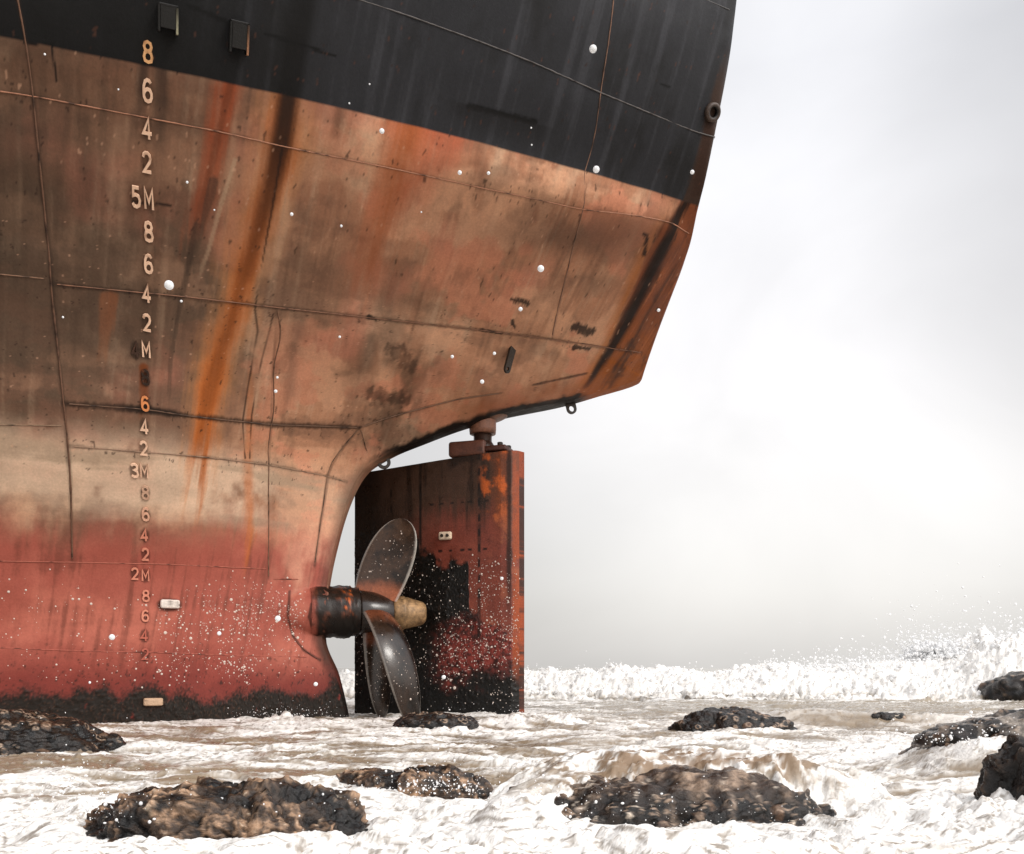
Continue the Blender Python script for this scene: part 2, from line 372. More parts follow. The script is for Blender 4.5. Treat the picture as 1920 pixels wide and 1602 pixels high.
PATCH = {
 'p1': [(0.8889,4.83),(0.9057,4.83)],
 'p2': [(0.8901,4.709),(0.9082,4.723)],
 'p3': [(0.9328,5.42),(0.9405,5.405)],
 'p4': [(0.9405,5.391),(0.9431,5.332)],
 'p5': [(0.6808,4.555),(0.6885,4.548)],
 'p6': [(0.8113,4.765),(0.8152,4.723)],
 'p7': [(0.7363,4.346),(0.7764,4.262)],
 'p8': [(0.7984,4.003),(0.8501,4.017)],
 'p9': [(0.7467,5.937),(0.81,5.952)],
 'p10': [(0.5864,6.055),(0.6381,6.026)],
 'p11': [(0.5347,6.114),(0.5606,6.07)],
 'p12': [(0.9315,6.454),(0.9405,6.454)],
 'p13': [(0.4908,4.962),(0.5179,4.977)],
 'p14': [(0.8074,4.889),(0.8268,4.889)],
 'p15': [(0.7816,4.653),(0.8036,4.667)],
 'p16': [(0.991,4.122),(0.9935,4.388)],
 'p17': [(0.8708,0.657),(0.9328,0.59)],
 'p18': [(0.4236,5.715),(0.443,5.73)],
 'p19': [(0.4417,5.73),(0.443,5.553)],
}
SPOT = {
 'box1': [(0.5205,6.011)],
 'box2': [(0.5683,5.996)],
 'fit': [(0.9922,6.38)],
 'anode1': [(0.5192,1.694)],
 'anode2': [(0.4869,0.635)],
 'lug': [(0.8384,4.548)],
 'lugA': [(0.9677,3.549)],
 'lugB': [(0.991,4.353)],
}
MARKS = {
 '5.8': [(0.5063,5.804)],
 '5.6': [(0.505,5.597)],
 '5.4': [(0.5037,5.391)],
 '5.2': [(0.5024,5.199)],
 'M5': [(0.5024,4.992)],
 'L5': [(0.4934,4.992)],
 '4.8': [(0.5011,4.8)],
 '4.6': [(0.4998,4.597)],
 '4.4': [(0.4973,4.395)],
 '4.2': [(0.496,4.192)],
 'M4': [(0.4934,3.99)],
 'L4': [(0.483,3.976)],
 '3.8': [(0.4908,3.773)],
 '3.6': [(0.4882,3.556)],
 '3.4': [(0.4856,3.361)],
 '3.2': [(0.483,3.178)],
 'M3': [(0.4817,2.977)],
 'L3': [(0.4701,2.977)],
 '2.8': [(0.4817,2.787)],
 '2.6': [(0.4805,2.587)],
 '2.4': [(0.4779,2.386)],
 '2.2': [(0.4779,2.196)],
 'M2': [(0.4766,1.984)],
 'L2': [(0.4637,1.996)],
 '1.8': [(0.4766,1.772)],
 '1.6': [(0.4753,1.561)],
 '1.4': [(0.474,1.349)],
 '1.2': [(0.4753,1.148)],
}

# -- painting of the plating
ny, nx = HS.shape
Zg = np.repeat(HZ[:, None], nx, 1).astype(np.float32); Pg = np.repeat(HP[None, :], ny, 0).astype(np.float32)
Sg = HS.astype(np.float32); Hg = HH.astype(np.float32)
_iF = int(np.argmin(np.abs(HP-1))); arc = (np.where(Pg <= 1, Sg, Sg[:, _iF:_iF+1])-.16*(Zg-5.5))*1.75+np.clip(Pg-1, 0, 1)*2.6; arc = (arc+12).astype(np.float32)          # metres-like coordinate along the plating
def seg_dist(poly):
    """distance from every plating vertex to a polyline on the plating, and how far along it"""
    pts = np.array([(*P1(p, z), z) for p, z in poly], np.float32); D = np.full(Sg.shape, 99., np.float32); T = np.zeros(Sg.shape, np.float32)
    n = len(pts)-1
    lo = pts.min(0)-.6; hi = pts.max(0)+.6
    box = (Sg > lo[0]) & (Sg < hi[0]) & (Zg > lo[2]) & (Zg < hi[2])
    X = np.stack([Sg[box], Hg[box], Zg[box]], 1); d0 = np.full(len(X), 99., np.float32); t0 = np.zeros(len(X), np.float32)
    for i in range(n):
        a, b = pts[i], pts[i+1]; ab = b-a; q = np.clip(((X-a)@ab)/max(ab@ab, 1e-9), 0, 1)
        d = np.sqrt((((a+q[:, None]*ab)-X)**2).sum(1)); m = d < d0
        d0 = np.where(m, d, d0); t0 = np.where(m, (i+q)/n, t0)
    D[box] = d0; T[box] = t0; return D, T
fine = fbm2(arc*3, Zg*3, 6, .6, 1); blot = fbm2(arc*.55, Zg*.9, 5, .55, 2); blot2 = fbm2(arc*.9, Zg*.8, 5, .6, 3)
stre = fbm2(arc*5.5, Zg*.45, 5, .6, 4); stre2 = fbm2(arc*14, Zg*.9, 4, .6, 5); hori = fbm2(arc*.25, Zg*3.2, 5, .55, 6); grit = fbm2(arc*25, Zg*25, 3, .6, 7)
stern = sstep(.52, .78, Pg)
# old red-brown boot topping, paler and pinker aft, dirty olive brown forward and darkened there for dimmer light
c = np.zeros(Sg.shape+(3,), np.float32)+lin(128, 98, 78)
c = mixc(c, lin(190, 138, 106), stern*.9)
c = mixc(c, lin(166, 112, 84), sstep(4.5, 5.4, Zg+.3*blot)*.6)
c = mixc(c, lin(208, 166, 134), sstep(.05, .4, blot2+.3*hori)*.7)
c = mixc(c, lin(88, 72, 58), sstep(.02, .38, blot-.25*stern)*.7)
c = mixc(c, lin(196, 124, 100), sstep(.1, .4, fbm2(arc*.5, Zg*1.1, 4, .5, 9))*.55)
c = mixc(c, lin(70, 56, 45), sstep(.08, .45, hori-.12*stern+.3*fine)*.35*sstep(2.8, 3.2, Zg))
c = mixc(c, lin(196, 164, 134), sstep(.1, .5, stre)*.28*sstep(2.6, 3.3, Zg))
c = mixc(c, lin(84, 62, 48), sstep(.1, .45, -stre)*.3*sstep(2.9, 3.6, Zg))
c = mixc(c, lin(70, 52, 42), sstep(.25, .55, stre2)*.3*sstep(3.2, 4.2, Zg))
c = mixc(c, lin(206, 172, 142), sstep(.12, .55, fbm2(arc*9, Zg*.8, 6, .66, 12)+.7*blot2)*.32*sstep(3.0, 3.6, Zg))
c = mixc(c, lin(70, 50, 38), sstep(.1, .5, fbm2(arc*7, Zg*.6, 6, .66, 13)-.7*blot2)*.34*sstep(3.4, 4.2, Zg))
c = mixc(c, lin(84, 68, 56), sstep(.12, .5, fbm2(arc*.35, Zg*3.5, 6, .65, 14)+.3*fine)*.3*sstep(3.0, 3.4, Zg))
bp1 = fbm2(arc*.42+.3*fine, Zg*1.7+.12*fine, 5, .55, 15); bp2 = fbm2(arc*.7, Zg*2.2+.1*fine, 5, .58, 16); bp3 = fbm2(arc*1.6, Zg*2.4, 5, .6, 17)
c = mixc(c, lin(212, 160, 126), sstep(.04, .24, bp1)*.75*(.35+.65*stern)); c = mixc(c, lin(206, 132, 102), sstep(.08, .2, bp2)*.5*(.2+.8*stern))
c = mixc(c, lin(118, 84, 66), sstep(.09, .24, -bp1+.1*fine)*.42); c = mixc(c, lin(104, 78, 62), sstep(.12, .32, -bp2)*.4); c = mixc(c, lin(84, 64, 50), sstep(.18, .4, bp3)*.3)
c = mixc(c, lin(74, 58, 46), np.exp(-(((Sg+1.25)/.55)**2+((Zg-4.05)/.42)**2))*.8*sstep(-.5, .3, bp3+fine)); c = mixc(c, lin(90, 66, 52), np.exp(-(((Sg-.2)/.9)**2+((Zg-5.28-.1*Sg)/.10)**2))*.7)
c = mixc(c, lin(66, 52, 41), sstep(.68, .40, Pg+.09*blot+.05*stre)*.74*sstep(2.9, 4.2, Zg))  # forward plating darkened further, imitating the fall-off of light
# pale scoured band above the red
band = sstep(2.42, 2.72, Zg+.22*blot+.1*hori+.05*fine)*(1-sstep(3.0, 3.42, Zg+.15*blot2))
c = mixc(c, lin(224, 194, 166), band*(.72+.3*np.clip(hori, -1, 1))*(1-.65*sstep(.70, .84, Pg+.1*blot))*sstep(-.5, .1, bp3+.5*blot2+.2))
c = mixc(c, lin(164, 140, 116), band*sstep(.05, .35, hori+.4*blot)*.8)
# red antifouling below
bl_ = fbm2(arc*.8, Zg*1.1, 5, .6, 18); zr = Zg+.16*blot2+.06*fine+.1*stre-.12*sstep(.55, .8, Pg)
red = 1-sstep(2.16, 2.72, zr+.14*bl_)
rc = np.zeros_like(c)+lin(156, 82, 68); rc = mixc(rc, lin(180, 104, 86), sstep(.0, .4, blot)*.8); rc = mixc(rc, lin(112, 60, 48), sstep(.0, .45, stre+hori*.5)*.7)
rc = mixc(rc, lin(122, 50, 42), (1-sstep(.8, 1.35, Zg+.2*blot))*.8)
rc = mixc(rc, lin(206, 150, 124), sstep(.78, .92, Pg)*sstep(1.55, 1.9, Zg)*.75*sstep(-.3, .2, blot2+.3*fine))
c = mixc(c, rc, red)
# rust and runs
def run(name, col, w0, w1, m0=1., m1=1., soft=.5, rough=.35, edge=None):
    global c
    D, T = seg_dist(STREAK[name]); w = w0+(w1-w0)*T; D = D*(1+rough*stre2+.25*fine)+w*.35*fbm2(arc*1.2, Zg*3, 3, .5, 21)
    m = (1-sstep(soft*w, w, D))*(m0+(m1-m0)*T)*(1-.35*np.clip(stre2*1.5, 0, 1)); endf = (1-sstep(.72, 1., T+.25*fbm2(arc*9, Zg*1.2, 3, .6, 22)))
    c = mixc(c, col, np.clip(m*endf, 0, 1))
OR = lin(186, 100, 38); OR2 = lin(150, 74, 26); DK = lin(30, 20, 14); RB = lin(146, 66, 34)
run('broad', lin(186, 102, 62), .35, .28, .75, .1, .2); run('broad', OR2, .16, .1, .5, .1, .1); run('broad2', lin(182, 96, 66), .3, .2, .8, .1, .2)
run('main', lin(196, 134, 84), .36, .30, .4, .7, .1); run('main', lin(190, 96, 30), .17, .20, .6, .85, .1); run('main', lin(96, 50, 20), .12, .10, .9, .35, .1)
run('second', RB, .16, .12, .9, .55, .3); run('second', lin(96, 48, 26), .05, .03, .6, .4, .3)
run('thin1', lin(186, 156, 126), .022, .02, .6, .3); run('thin2', lin(64, 48, 38), .04, .025, .8, .5); run('dk1', lin(64, 50, 40), .05, .03, .7, .4)
run('low', OR, .05, .11, .25, .7, .2); run('left', lin(132, 76, 44), .10, .06, .6, .3); run('digit', lin(112, 56, 22), .06, .07, .9, .4)
run('grey1', lin(74, 60, 50), .16, .14, .6, .3, .1); run('grey2', lin(88, 72, 60), .12, .12, .5, .3, .1); run('brn1', lin(116, 72, 52), .12, .08, .5, .2, .1)
run('dk2', lin(60, 46, 36), .10, .05, .5, .3, .1); run('dk3', lin(78, 54, 40), .08, .05, .6, .3, .1); run('box', lin(44, 34, 28), .12, .06, .9, .3, .2); run('box2', lin(50, 38, 32), .06, .05, .8, .3, .2)
# black topsides with an edge cut in by brush
top = sstep(5.716, 5.728, Zg+.006*fine+.003*grit)
tcol = np.zeros_like(c)+lin(40, 40, 43); tcol = mixc(tcol, lin(62, 62, 66), sstep(.0, .45, stre+.3*blot)*.6); tcol = mixc(tcol, lin(26, 25, 25), sstep(.0, .4, -blot2-.2*stre)*.7); tcol = mixc(tcol, lin(13, 12, 11), (1-sstep(.52, .66, Pg+.03*stre))*.88)  # last mix darkens the forward topsides as if less lit
D, T = seg_dist(STREAK['main']); tcol = mixc(tcol, lin(12, 10, 9), (1-sstep(.05, .15, D*(1+.3*stre2)))*.9)
tcol = mixc(tcol, lin(64, 64, 70), np.exp(-((Pg-.93+.02*stre)/.03)**2)*.5*sstep(6.6, 8.0, Zg)); c = mixc(c, tcol, top)
D, T = seg_dist(STREAK['main']); c = mixc(c, DK, (1-sstep(.03, .15, D*(1+.3*stre2)))*(1-sstep(.12, .5, T))*(1-top)*.95)
# the rust covered stern, aft of a slanting line
_sl = np.array([(*P1(p, z), z) for p, z in STREAK['sternc']]); _o = np.argsort(_sl[:, 2]); sline = np.interp(Zg, _sl[_o, 2], _sl[_o, 0])
ds = Sg-sline+.10*fbm2(arc*1.2, Zg*1.6, 4, .6, 31)+.03*stre2+.03*fine
zt_ = sstep(4.28, 4.36, Zg)*(1-top)
st = sstep(-.03, .05, ds)*zt_; stt = sstep(.0, .05, Sg-np.interp(Zg, [5.7, 6.5, 7], [1.36, 1.40, 1.5])+.05*stre2)*top*(1-sstep(6.5, 7.0, Zg))
oc = np.zeros_like(c)+lin(122, 66, 38); oc = mixc(oc, lin(156, 84, 26), sstep(5.2, 4.6, Zg)*.85); oc = mixc(oc, lin(70, 38, 22), sstep(-.05, .4, fbm2(arc*5, Zg*1.1, 4, .6, 33))*.8); oc = mixc(oc, lin(172, 100, 60), sstep(.1, .4, fbm2(arc*6, Zg*.9, 4, .6, 34))*.7); oc = mixc(oc, lin(60, 36, 24), sstep(.12, .4, fbm2(arc*2, Zg*5, 4, .6, 35))*.6)
c = mixc(c, lin(168, 98, 44), sstep(-.16, .0, ds)*(1-st)*zt_*.8*sstep(5.7, 5.2, Zg))
c = mixc(c, oc, st); c = mixc(c, lin(58, 40, 30), stt*.9)
D, T = seg_dist(STREAK['sternb']); c = mixc(c, lin(17, 11, 8), (1-sstep(.02, .075+.06*np.sin(T*3.1), D*(1+.35*fine)+.03*stre2))*(1-top)*.96)
D, T = seg_dist(STREAK['sternr']); c = mixc(c, lin(50, 30, 20), (1-sstep(.02, .09, D))*.8)
# the counter's lower edge: rust bites and black bottom
edge = sstep(.88, .985, Pg+.05*fine+.03*blot)*sstep(3.9, 4.1, Zg)*(1-sstep(4.38, 4.6, Zg)); c = mixc(c, lin(150, 84, 48), edge*.7)
c = mixc(c, lin(24, 17, 12), sstep(.975, .995, Pg+.02*fine)*sstep(3.3, 3.6, Zg)*(1-sstep(4.36, 4.44, Zg+.05*fine)))
# flaked patches
flk = fbm2(arc*9, Zg*9, 5, .65, 41)
for k, w in (('p1', .11), ('p2', .07), ('p3', .035), ('p4', .05), ('p5', .04), ('p6', .035), ('p7', .16), ('p8', .16), ('p13', .02), ('p14', .05), ('p15', .03), ('p17', .05), ('p16', .06)):
    D, T = seg_dist(PATCH[k]); c = mixc(c, lin(26, 19, 16), (1-sstep(.6*w, w, D+w*1.1*flk+w*.25))*(.55 if w > .12 else .9))
for k, w in (('p9', .035), ('p10', .014), ('p11', .02), ('p12', .02), ('p18', .012), ('p19', .012)):
    D, T = seg_dist(PATCH[k]); c = mixc(c, lin(8, 7, 7), (1-sstep(.4*w, w, D+.7*w*flk))*.95)
dD, dT = seg_dist(PATCH['p9']); c = mixc(c, lin(22, 20, 20), (1-sstep(.0, .3, dD))*(Zg < 5.95)*top*.6)
c = mixc(c, lin(48, 34, 26), sstep(.42, .55, flk+.25*blot)*.7*(1-top)*(1-red))
fk2 = fbm2(arc*13, Zg*13, 4, .6, 42); near_weld = np.zeros_like(Sg)
for k in ('b2', 'c2', 'd', 'a', 'n', 'k2', 'i', 'h'):
    D, T = seg_dist(SEAM[k]); near_weld = np.maximum(near_weld, 1-sstep(.0, .16, D))
c = mixc(c, lin(44, 29, 22), sstep(.43, .47, fk2+.10*near_weld+.16*bp3+.10*blot-.06*top)*.7*(1-.6*red)*(Zg > 2.9)); c = mixc(c, lin(206, 160, 130), sstep(.44, .47, -fk2+.15*bp1)*.45*(1-top)*(Zg > 2.9))
c = mixc(c, lin(84, 52, 38), sstep(.42, .46, fbm2(arc*20, Zg*5, 4, .6, 43)+.1*bp3)*.5*top)
# rust weeping from the welds
for k, w, a in (('c2', .05, .75), ('b2', .035, .5), ('d', .03, .4), ('a', .015, .35), ('g', .03, .5), ('k', .03, .5), ('k2', .03, .5), ('n', .03, .7), ('m', .025, .7), ('o', .03, .8), ('i', .012, .4), ('h', .018, .4)):
    D, T = seg_dist(SEAM[k]); c = mixc(c, lin(38, 26, 20), (1-sstep(.2*w, w, D+.5*w*stre2+.4*w*fine))*a)
D, T = seg_dist(SEAM['c2']); c = mixc(c, lin(30, 22, 16), (1-sstep(.0, .06, D+.05*fine))*(1-sstep(.1, .2, np.abs(T-.34)))*.9)
for k in ('crack1', 'crack2'):
    D, T = seg_dist(STREAK[k]); c = mixc(c, lin(34, 22, 16), (1-sstep(.004, .014, D+.006*fine))*.85)
# brown slime on the sternpost, black weed and mussels at the waterline
post = sstep(.955, .995, Pg)*(1-sstep(1.35, 2.2, Zg+.2*fine)); c = mixc(c, lin(44, 30, 22), post*.75)
edge2 = sstep(.965, 1.0, Pg)*(1-sstep(3.3, 3.5, Zg)); c = mixc(c, lin(70, 50, 40), edge2*.6)
wl = Zg+.18*fbm2(arc*.6, Zg*.5, 3, .5, 55)+.16*fbm2(arc*2.2, Zg*2, 5, .62, 51)+.07*grit+.1*blot2-.12*sstep(.95, 1, Pg)+.05*(Pg-.6)
weed = 1-sstep(.66, .80, wl); c = mixc(c, lin(104, 40, 34), (1-sstep(.8, 1.05, wl))*.5)
wc = np.zeros_like(c)+lin(30, 24, 19); wc = mixc(wc, lin(72, 50, 38), sstep(.1, .5, grit+.3*fine)*.7); wc = mixc(wc, lin(130, 48, 40), sstep(.35, .6, fbm2(arc*6, Zg*6, 4, .6, 53))*.7)
c = mixc(c, wc, weed); c = mixc(c, lin(46, 30, 24), (1-sstep(.95, 1.25, wl+.3*grit))*sstep(.18, .4, fbm2(arc*12, Zg*12, 4, .65, 54))*.8)
# dark shadow ring painted round the raised marks
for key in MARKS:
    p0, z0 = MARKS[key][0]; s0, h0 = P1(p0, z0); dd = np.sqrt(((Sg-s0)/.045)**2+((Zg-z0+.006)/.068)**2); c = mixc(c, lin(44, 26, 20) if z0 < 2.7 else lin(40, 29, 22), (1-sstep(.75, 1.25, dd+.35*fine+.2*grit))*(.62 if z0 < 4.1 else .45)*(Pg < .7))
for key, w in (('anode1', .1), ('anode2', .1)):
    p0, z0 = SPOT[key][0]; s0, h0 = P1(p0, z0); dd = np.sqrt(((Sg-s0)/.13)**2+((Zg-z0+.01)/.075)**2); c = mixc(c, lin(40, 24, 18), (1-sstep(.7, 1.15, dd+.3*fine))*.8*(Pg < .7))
c = np.clip(c, 0, .85)
# plating: gentle hollows between frames, rough growth at the waterline
dent = .0025*np.cos(arc*6.0)*sstep(2.5, 4, Zg)+.010*fbm2(arc*.9, Zg*1.3, 3, .5, 61)+.0025*fbm2(arc*3.5, Zg*3.5, 3, .5, 62)
rough = dent+weed*(.012*np.abs(grit)+.02*np.clip(fbm2(arc*9, Zg*9, 4, .6, 63), 0, 1))
rough = rough*np.clip((2-Pg)*6, 0, 1)
Hd = Hg+rough*np.clip(Hg/.1, 0, 1)
# the plating swells out round the propeller shaft
rb = .300*np.clip((Sg+2.95)/.95, 0, 1)**.62; bo = np.sqrt(np.clip(rb**2-(Zg-1.66)**2, 0, None))*np.clip((2-Pg)*1.6, 0, 1)**.5
bo = np.where((Zg > 1.2) & (Zg < 2.1), bo, 0); _dm = Hd-bo; Hd = np.where(bo > .001, .5*(Hd+bo+np.sqrt(_dm**2+.03**2))-.5*(.03*np.exp(-np.abs(bo)/.02)), Hd)
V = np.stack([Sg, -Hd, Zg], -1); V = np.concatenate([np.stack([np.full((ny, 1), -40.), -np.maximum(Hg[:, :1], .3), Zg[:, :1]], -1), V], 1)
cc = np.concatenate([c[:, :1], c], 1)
# the far side mirrors the near one, more coarsely
ix = np.unique(np.concatenate([np.arange(0, nx, 8), [nx-1]])); iy = np.unique(np.concatenate([np.arange(0, ny, 6), [ny-1]]))
S2 = Sg[np.ix_(iy, ix)]; H2 = Hg[np.ix_(iy, ix)]; Z2 = Zg[np.ix_(iy, ix)]
V2 = np.stack([S2, H2, Z2], -1); V2 = np.concatenate([np.stack([np.full((len(iy), 1), -40.), np.maximum(H2[:, :1], .3), Z2[:, :1]], -1), V2], 1); c2 = c[np.ix_(iy, ix)]; c2 = np.concatenate([c2[:, :1], c2], 1)
F1 = grid_faces(ny, nx+1); F2 = grid_faces(len(iy), len(ix)+1, True)+V.shape[0]*V.shape[1]
# deck closing the top
topn = np.concatenate([V[-1], V2[-1][::-1]]);
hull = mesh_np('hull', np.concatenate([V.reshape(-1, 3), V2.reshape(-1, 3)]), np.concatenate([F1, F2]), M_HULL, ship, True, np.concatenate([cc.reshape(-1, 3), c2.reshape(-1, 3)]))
bm = bmesh.new(); dv = [bm.verts.new((x, y, 11.99)) for x, y in [(-40, -4.9), (-9, -4.95), (-3.7, -4.9), (2.1, -3.4), (3.6, -1.2), (3.8, 0), (3.6, 1.2), (2.1, 3.4), (-3.7, 4.9), (-9, 4.95), (-40, 4.9)]]
bm.faces.new(dv); bm_obj('deck', bm, M_DARK, ship, False)

# -- weld beads along the plate seams (each seam one raised, slightly broken bead)
rng = np.random.default_rng(11)
def bead(poly, r=.008, step=.03, colr=None):
    pts = []
    for (p0, z0), (p1, z1) in zip(poly[:-1], poly[1:]):
        L = (pos(p1, z1)-pos(p0, z0)).length; n = max(1, int(L/step))
        pts += [(p0+(p1-p0)*i/n, z0+(z1-z0)*i/n) for i in range(n)]
    pts.append(poly[-1]); pa = np.array(pts)
    kz = np.convolve(np.pad(pa[:, 1], 4, mode='edge'), np.ones(9)/9, 'valid'); kp = np.convolve(np.pad(pa[:, 0], 4, mode='edge'), np.ones(9)/9, 'valid')
    rows = []; cols = []
    for i, (p, z) in enumerate(zip(kp, kz)):
        a, t, up, n, _ = frame(float(p), float(z)); rows.append((a, n))
    Vv = []; m = len(rows)
    for i in range(m):
        a, n = rows[i]; d = rows[min(i+1, m-1)][0]-rows[max(i-1, 0)][0]; d.normalize(); b = n.cross(d); b.normalize(); rr = r*.52*(1+.14*rng.normal()); j = b*(rng.normal()*.0005)
        for k, (x, h) in enumerate(((-1.3, -.6), (-.8, .3), (0, .55), (.8, .3), (1.3, -.6))): Vv.append(a+j+b*(x*rr)+n*(h*rr+.004))
    paint = np.zeros((m, 5, 3))+(colr if colr is not None else lin(96, 66, 50)); q = fbm2(np.arange(m)*.35, np.zeros(m), 3, .6, int(rng.integers(99))); paint = mixc(paint, lin(30, 20, 15), np.repeat(sstep(.05, .4, q)[:, None]*.85, 5, 1)); paint[:, 2:4] *= 1.25  # crown and one flank lightened as a painted highlight
    return mesh_np('weld_seam', np.array([tuple(v) for v in Vv]), grid_faces(m, 5), M_WELD, ship, True, paint)
for k, r, cl in (('a', .008, lin(150, 104, 80)), ('b', .008, lin(120, 90, 70)), ('b2', .008, lin(120, 84, 64)), ('c', .009, lin(120, 96, 76)), ('c2', .010, lin(90, 66, 50)), ('d', .009, lin(130, 104, 84)), ('e', .008, lin(150, 84, 68)), ('e2', .007, lin(150, 84, 68)),
                 ('f', .008, lin(150, 80, 66)), ('t', .008, lin(84, 80, 78)), ('t2', .008, lin(80, 78, 78)), ('g', .012, lin(100, 72, 56)), ('h', .009, lin(110, 80, 62)), ('i', .008, lin(120, 90, 74)), ('k', .010, lin(110, 82, 64)), ('k2', .010, lin(110, 82, 64)), ('k3', .007, lin(110, 82, 64)), ('n', .010, lin(100, 64, 44)), ('m', .012, lin(90, 48, 38)), ('o', .013, lin(70, 44, 34)), ('q', .007, lin(100, 56, 44))):
    bead(SEAM[k], r, .03 if k not in 'gi' else .04, cl)

# -- raised draft marks
GLY = {
 '8': [([(.5, 1), (.2, .93), (.1, .76), (.2, .6), (.5, .53), (.8, .6), (.9, .76), (.8, .93)], True), ([(.5, .53), (.16, .44), (.05, .25), (.16, .06), (.5, 0), (.84, .06), (.95, .25), (.84, .44)], True)],
 '6': [([(.88, .86), (.74, .97), (.5, 1), (.25, .92), (.1, .7), (.05, .4), (.08, .2), (.22, .05), (.5, 0), (.78, .05), (.93, .22), (.93, .38), (.78, .54), (.5, .58), (.25, .52), (.08, .36)], False)],
 '4': [([(.98, .28), (.02, .28), (.66, 1), (.66, 0)], False)],
 '2': [([(.06, .78), (.14, .92), (.34, 1), (.62, 1), (.84, .9), (.9, .72), (.8, .54), (.1, .04), (.95, .04)], False)],
 '5': [([(.86, .97), (.2, .97), (.14, .56), (.45, .62), (.78, .55), (.93, .33), (.82, .1), (.5, 0), (.2, .04), (.05, .16)], False)],
 '3': [([(.06, .86), (.25, .98), (.6, 1), (.86, .88), (.84, .66), (.45, .54), (.86, .44), (.95, .22), (.75, .04), (.4, 0), (.05, .12)], False)],
 'M': [([(.04, 0), (.04, 1), (.5, .35), (.96, 1), (.96, 0)], False)],
}
def ribbon(bm, pts, closed, w, lift, mapf, depth):
    P = [Vector(q) for q in pts]; n = len(P); L = []; R = []
    for i in range(n):
        a = P[(i-1) % n] if (closed or i) else P[i]; b = P[(i+1) % n] if (closed or i < n-1) else P[i]
        d1 = (P[i]-a); d2 = (b-P[i])
        if d1.length < 1e-6: d1 = d2
        if d2.length < 1e-6: d2 = d1
        d1 = d1.normalized(); d2 = d2.normalized(); t = (d1+d2); t = t.normalized() if t.length > .2 else d2
        nn = Vector((-t.y, t.x)); k = min(1/max(.45, nn.dot(Vector((-d1.y, d1.x)))), 1.9); L.append(P[i]+nn*w*k); R.append(P[i]-nn*w*k)
    tl = [bm.verts.new(mapf(q, depth+lift)) for q in L]; tr = [bm.verts.new(mapf(q, depth+lift)) for q in R]
    bl = [bm.verts.new(mapf(q, -.01)) for q in L]; br = [bm.verts.new(mapf(q, -.01)) for q in R]
    for i in range(n if closed else n-1):
        j = (i+1) % n
        for f in ((tl[i], tl[j], tr[j], tr[i]), (tl[j], tl[i], bl[i], bl[j]), (tr[i], tr[j], br[j], br[i])): bm.faces.new(f)
    if not closed:
        for i in (0, n-1): bm.faces.new((tl[i], tr[i], br[i], bl[i]))
def mark(ch, key, colf, height=.112, width=.066, stroke=.0092):
    p0, z0 = MARKS[key][0]; a, t, up, n, dpm = frame(p0, z0)
    bm = bmesh.new()
    def mapf(q, d):
        x = (q[0]-.5*width); y = (q[1]-.5*height); zz = z0+y; pp = p0+x/dpm
        s, h = P1(pp, zz); v = Vector((s, -h, zz))+n*d; return v
    for i, (pts, closed) in enumerate(GLY[ch]):
        # subdivide the strokes so they follow the plating
        ribbon(bm, [((x*width), (y*height)) for x, y in pts], closed, stroke, .0008*i, mapf, .015)
    bmesh.ops.recalc_face_normals(bm, faces=bm.faces)
    me = bpy.data.meshes.new('draft_mark'); bm.to_mesh(me); bm.free()
    co = np.array([v.co[:] for v in me.vertices]); q = fbm3(co*26, 3, .6, int(z0*10)); base = np.zeros((len(co), 3))+colf; base = mixc(base, lin(110, 58, 28), sstep(.05, .4, q)*.7 if z0 > 2.9 else sstep(.05, .4, q)*.3); add_paint(me, np.clip(base, 0, .9))
    return link('draft_mark', me, M_MARK, ship, False)
CREAM = lin(236, 196, 166); RED = lin(206, 132, 108); MID = lin(214, 164, 136)
for ch, key, colm in (('8', '5.8', lin(226, 172, 120)), ('6', '5.6', CREAM), ('4', '5.4', CREAM), ('2', '5.2', CREAM), ('M', 'M5', CREAM), ('5', 'L5', CREAM), ('8', '4.8', CREAM), ('6', '4.6', CREAM), ('4', '4.4', CREAM), ('2', '4.2', CREAM), ('M', 'M4', CREAM),
                      ('4', 'L4', lin(60, 42, 32)), ('8', '3.8', lin(44, 30, 22)), ('6', '3.6', lin(214, 136, 84)), ('4', '3.4', CREAM), ('2', '3.2', CREAM), ('M', 'M3', CREAM), ('3', 'L3', CREAM), ('8', '2.8', lin(196, 158, 132)), ('6', '2.6', MID), ('4', '2.4', RED), ('2', '2.2', RED),
                      ('M', 'M2', RED), ('2', 'L2', RED), ('8', '1.8', RED), ('6', '1.6', RED), ('4', '1.4', lin(178, 96, 78)), ('2', '1.2', lin(170, 90, 74))):
    mark(ch, key, colm)

# -- barnacles on the red plating
def cones(name, P, N, R, mat, parent):
    """little shell cones on a surface"""
    n = len(P); A = np.cross(N, np.array([.3, .2, .93])); A /= np.linalg.norm(A, axis=1)[:, None]; B = np.cross(N, A); k = 6; VV = []
    for i in range(k):
        an = 2*np.pi*i/k; VV.append(P+(A*math.cos(an)+B*math.sin(an))*R[:, None]-N*.002)
    VV.append(P+N*(R*.75)[:, None]); VV = np.stack(VV, 1).reshape(-1, 3); base = (np.arange(n)*(k+1))[:, None]
    F = np.concatenate([np.concatenate([base+i, base+(i+1) % k, base+k], 1) for i in range(k)])
    o = mesh_np(name, VV, F, mat, parent); o['kind'] = 'stuff'; return o
cand_j = rng.integers(0, ny, 60000); cand_i = rng.integers(20, 700, 60000); zz = Zg[cand_j, cand_i]; pp = Pg[cand_j, cand_i]
den = sstep(2.15, 1.5, zz)*sstep(.75, 1.0, zz)*np.clip(.55+1.5*fbm2(arc[cand_j, cand_i]*1.6, zz*1.3, 4, .6, 71), .02, 1)*(pp < .94)*(.35+.65*sstep(.3, .72, pp))
keep = np.where(rng.random(60000) < den*.55)[0][:7000]; print('barnacles', len(keep))
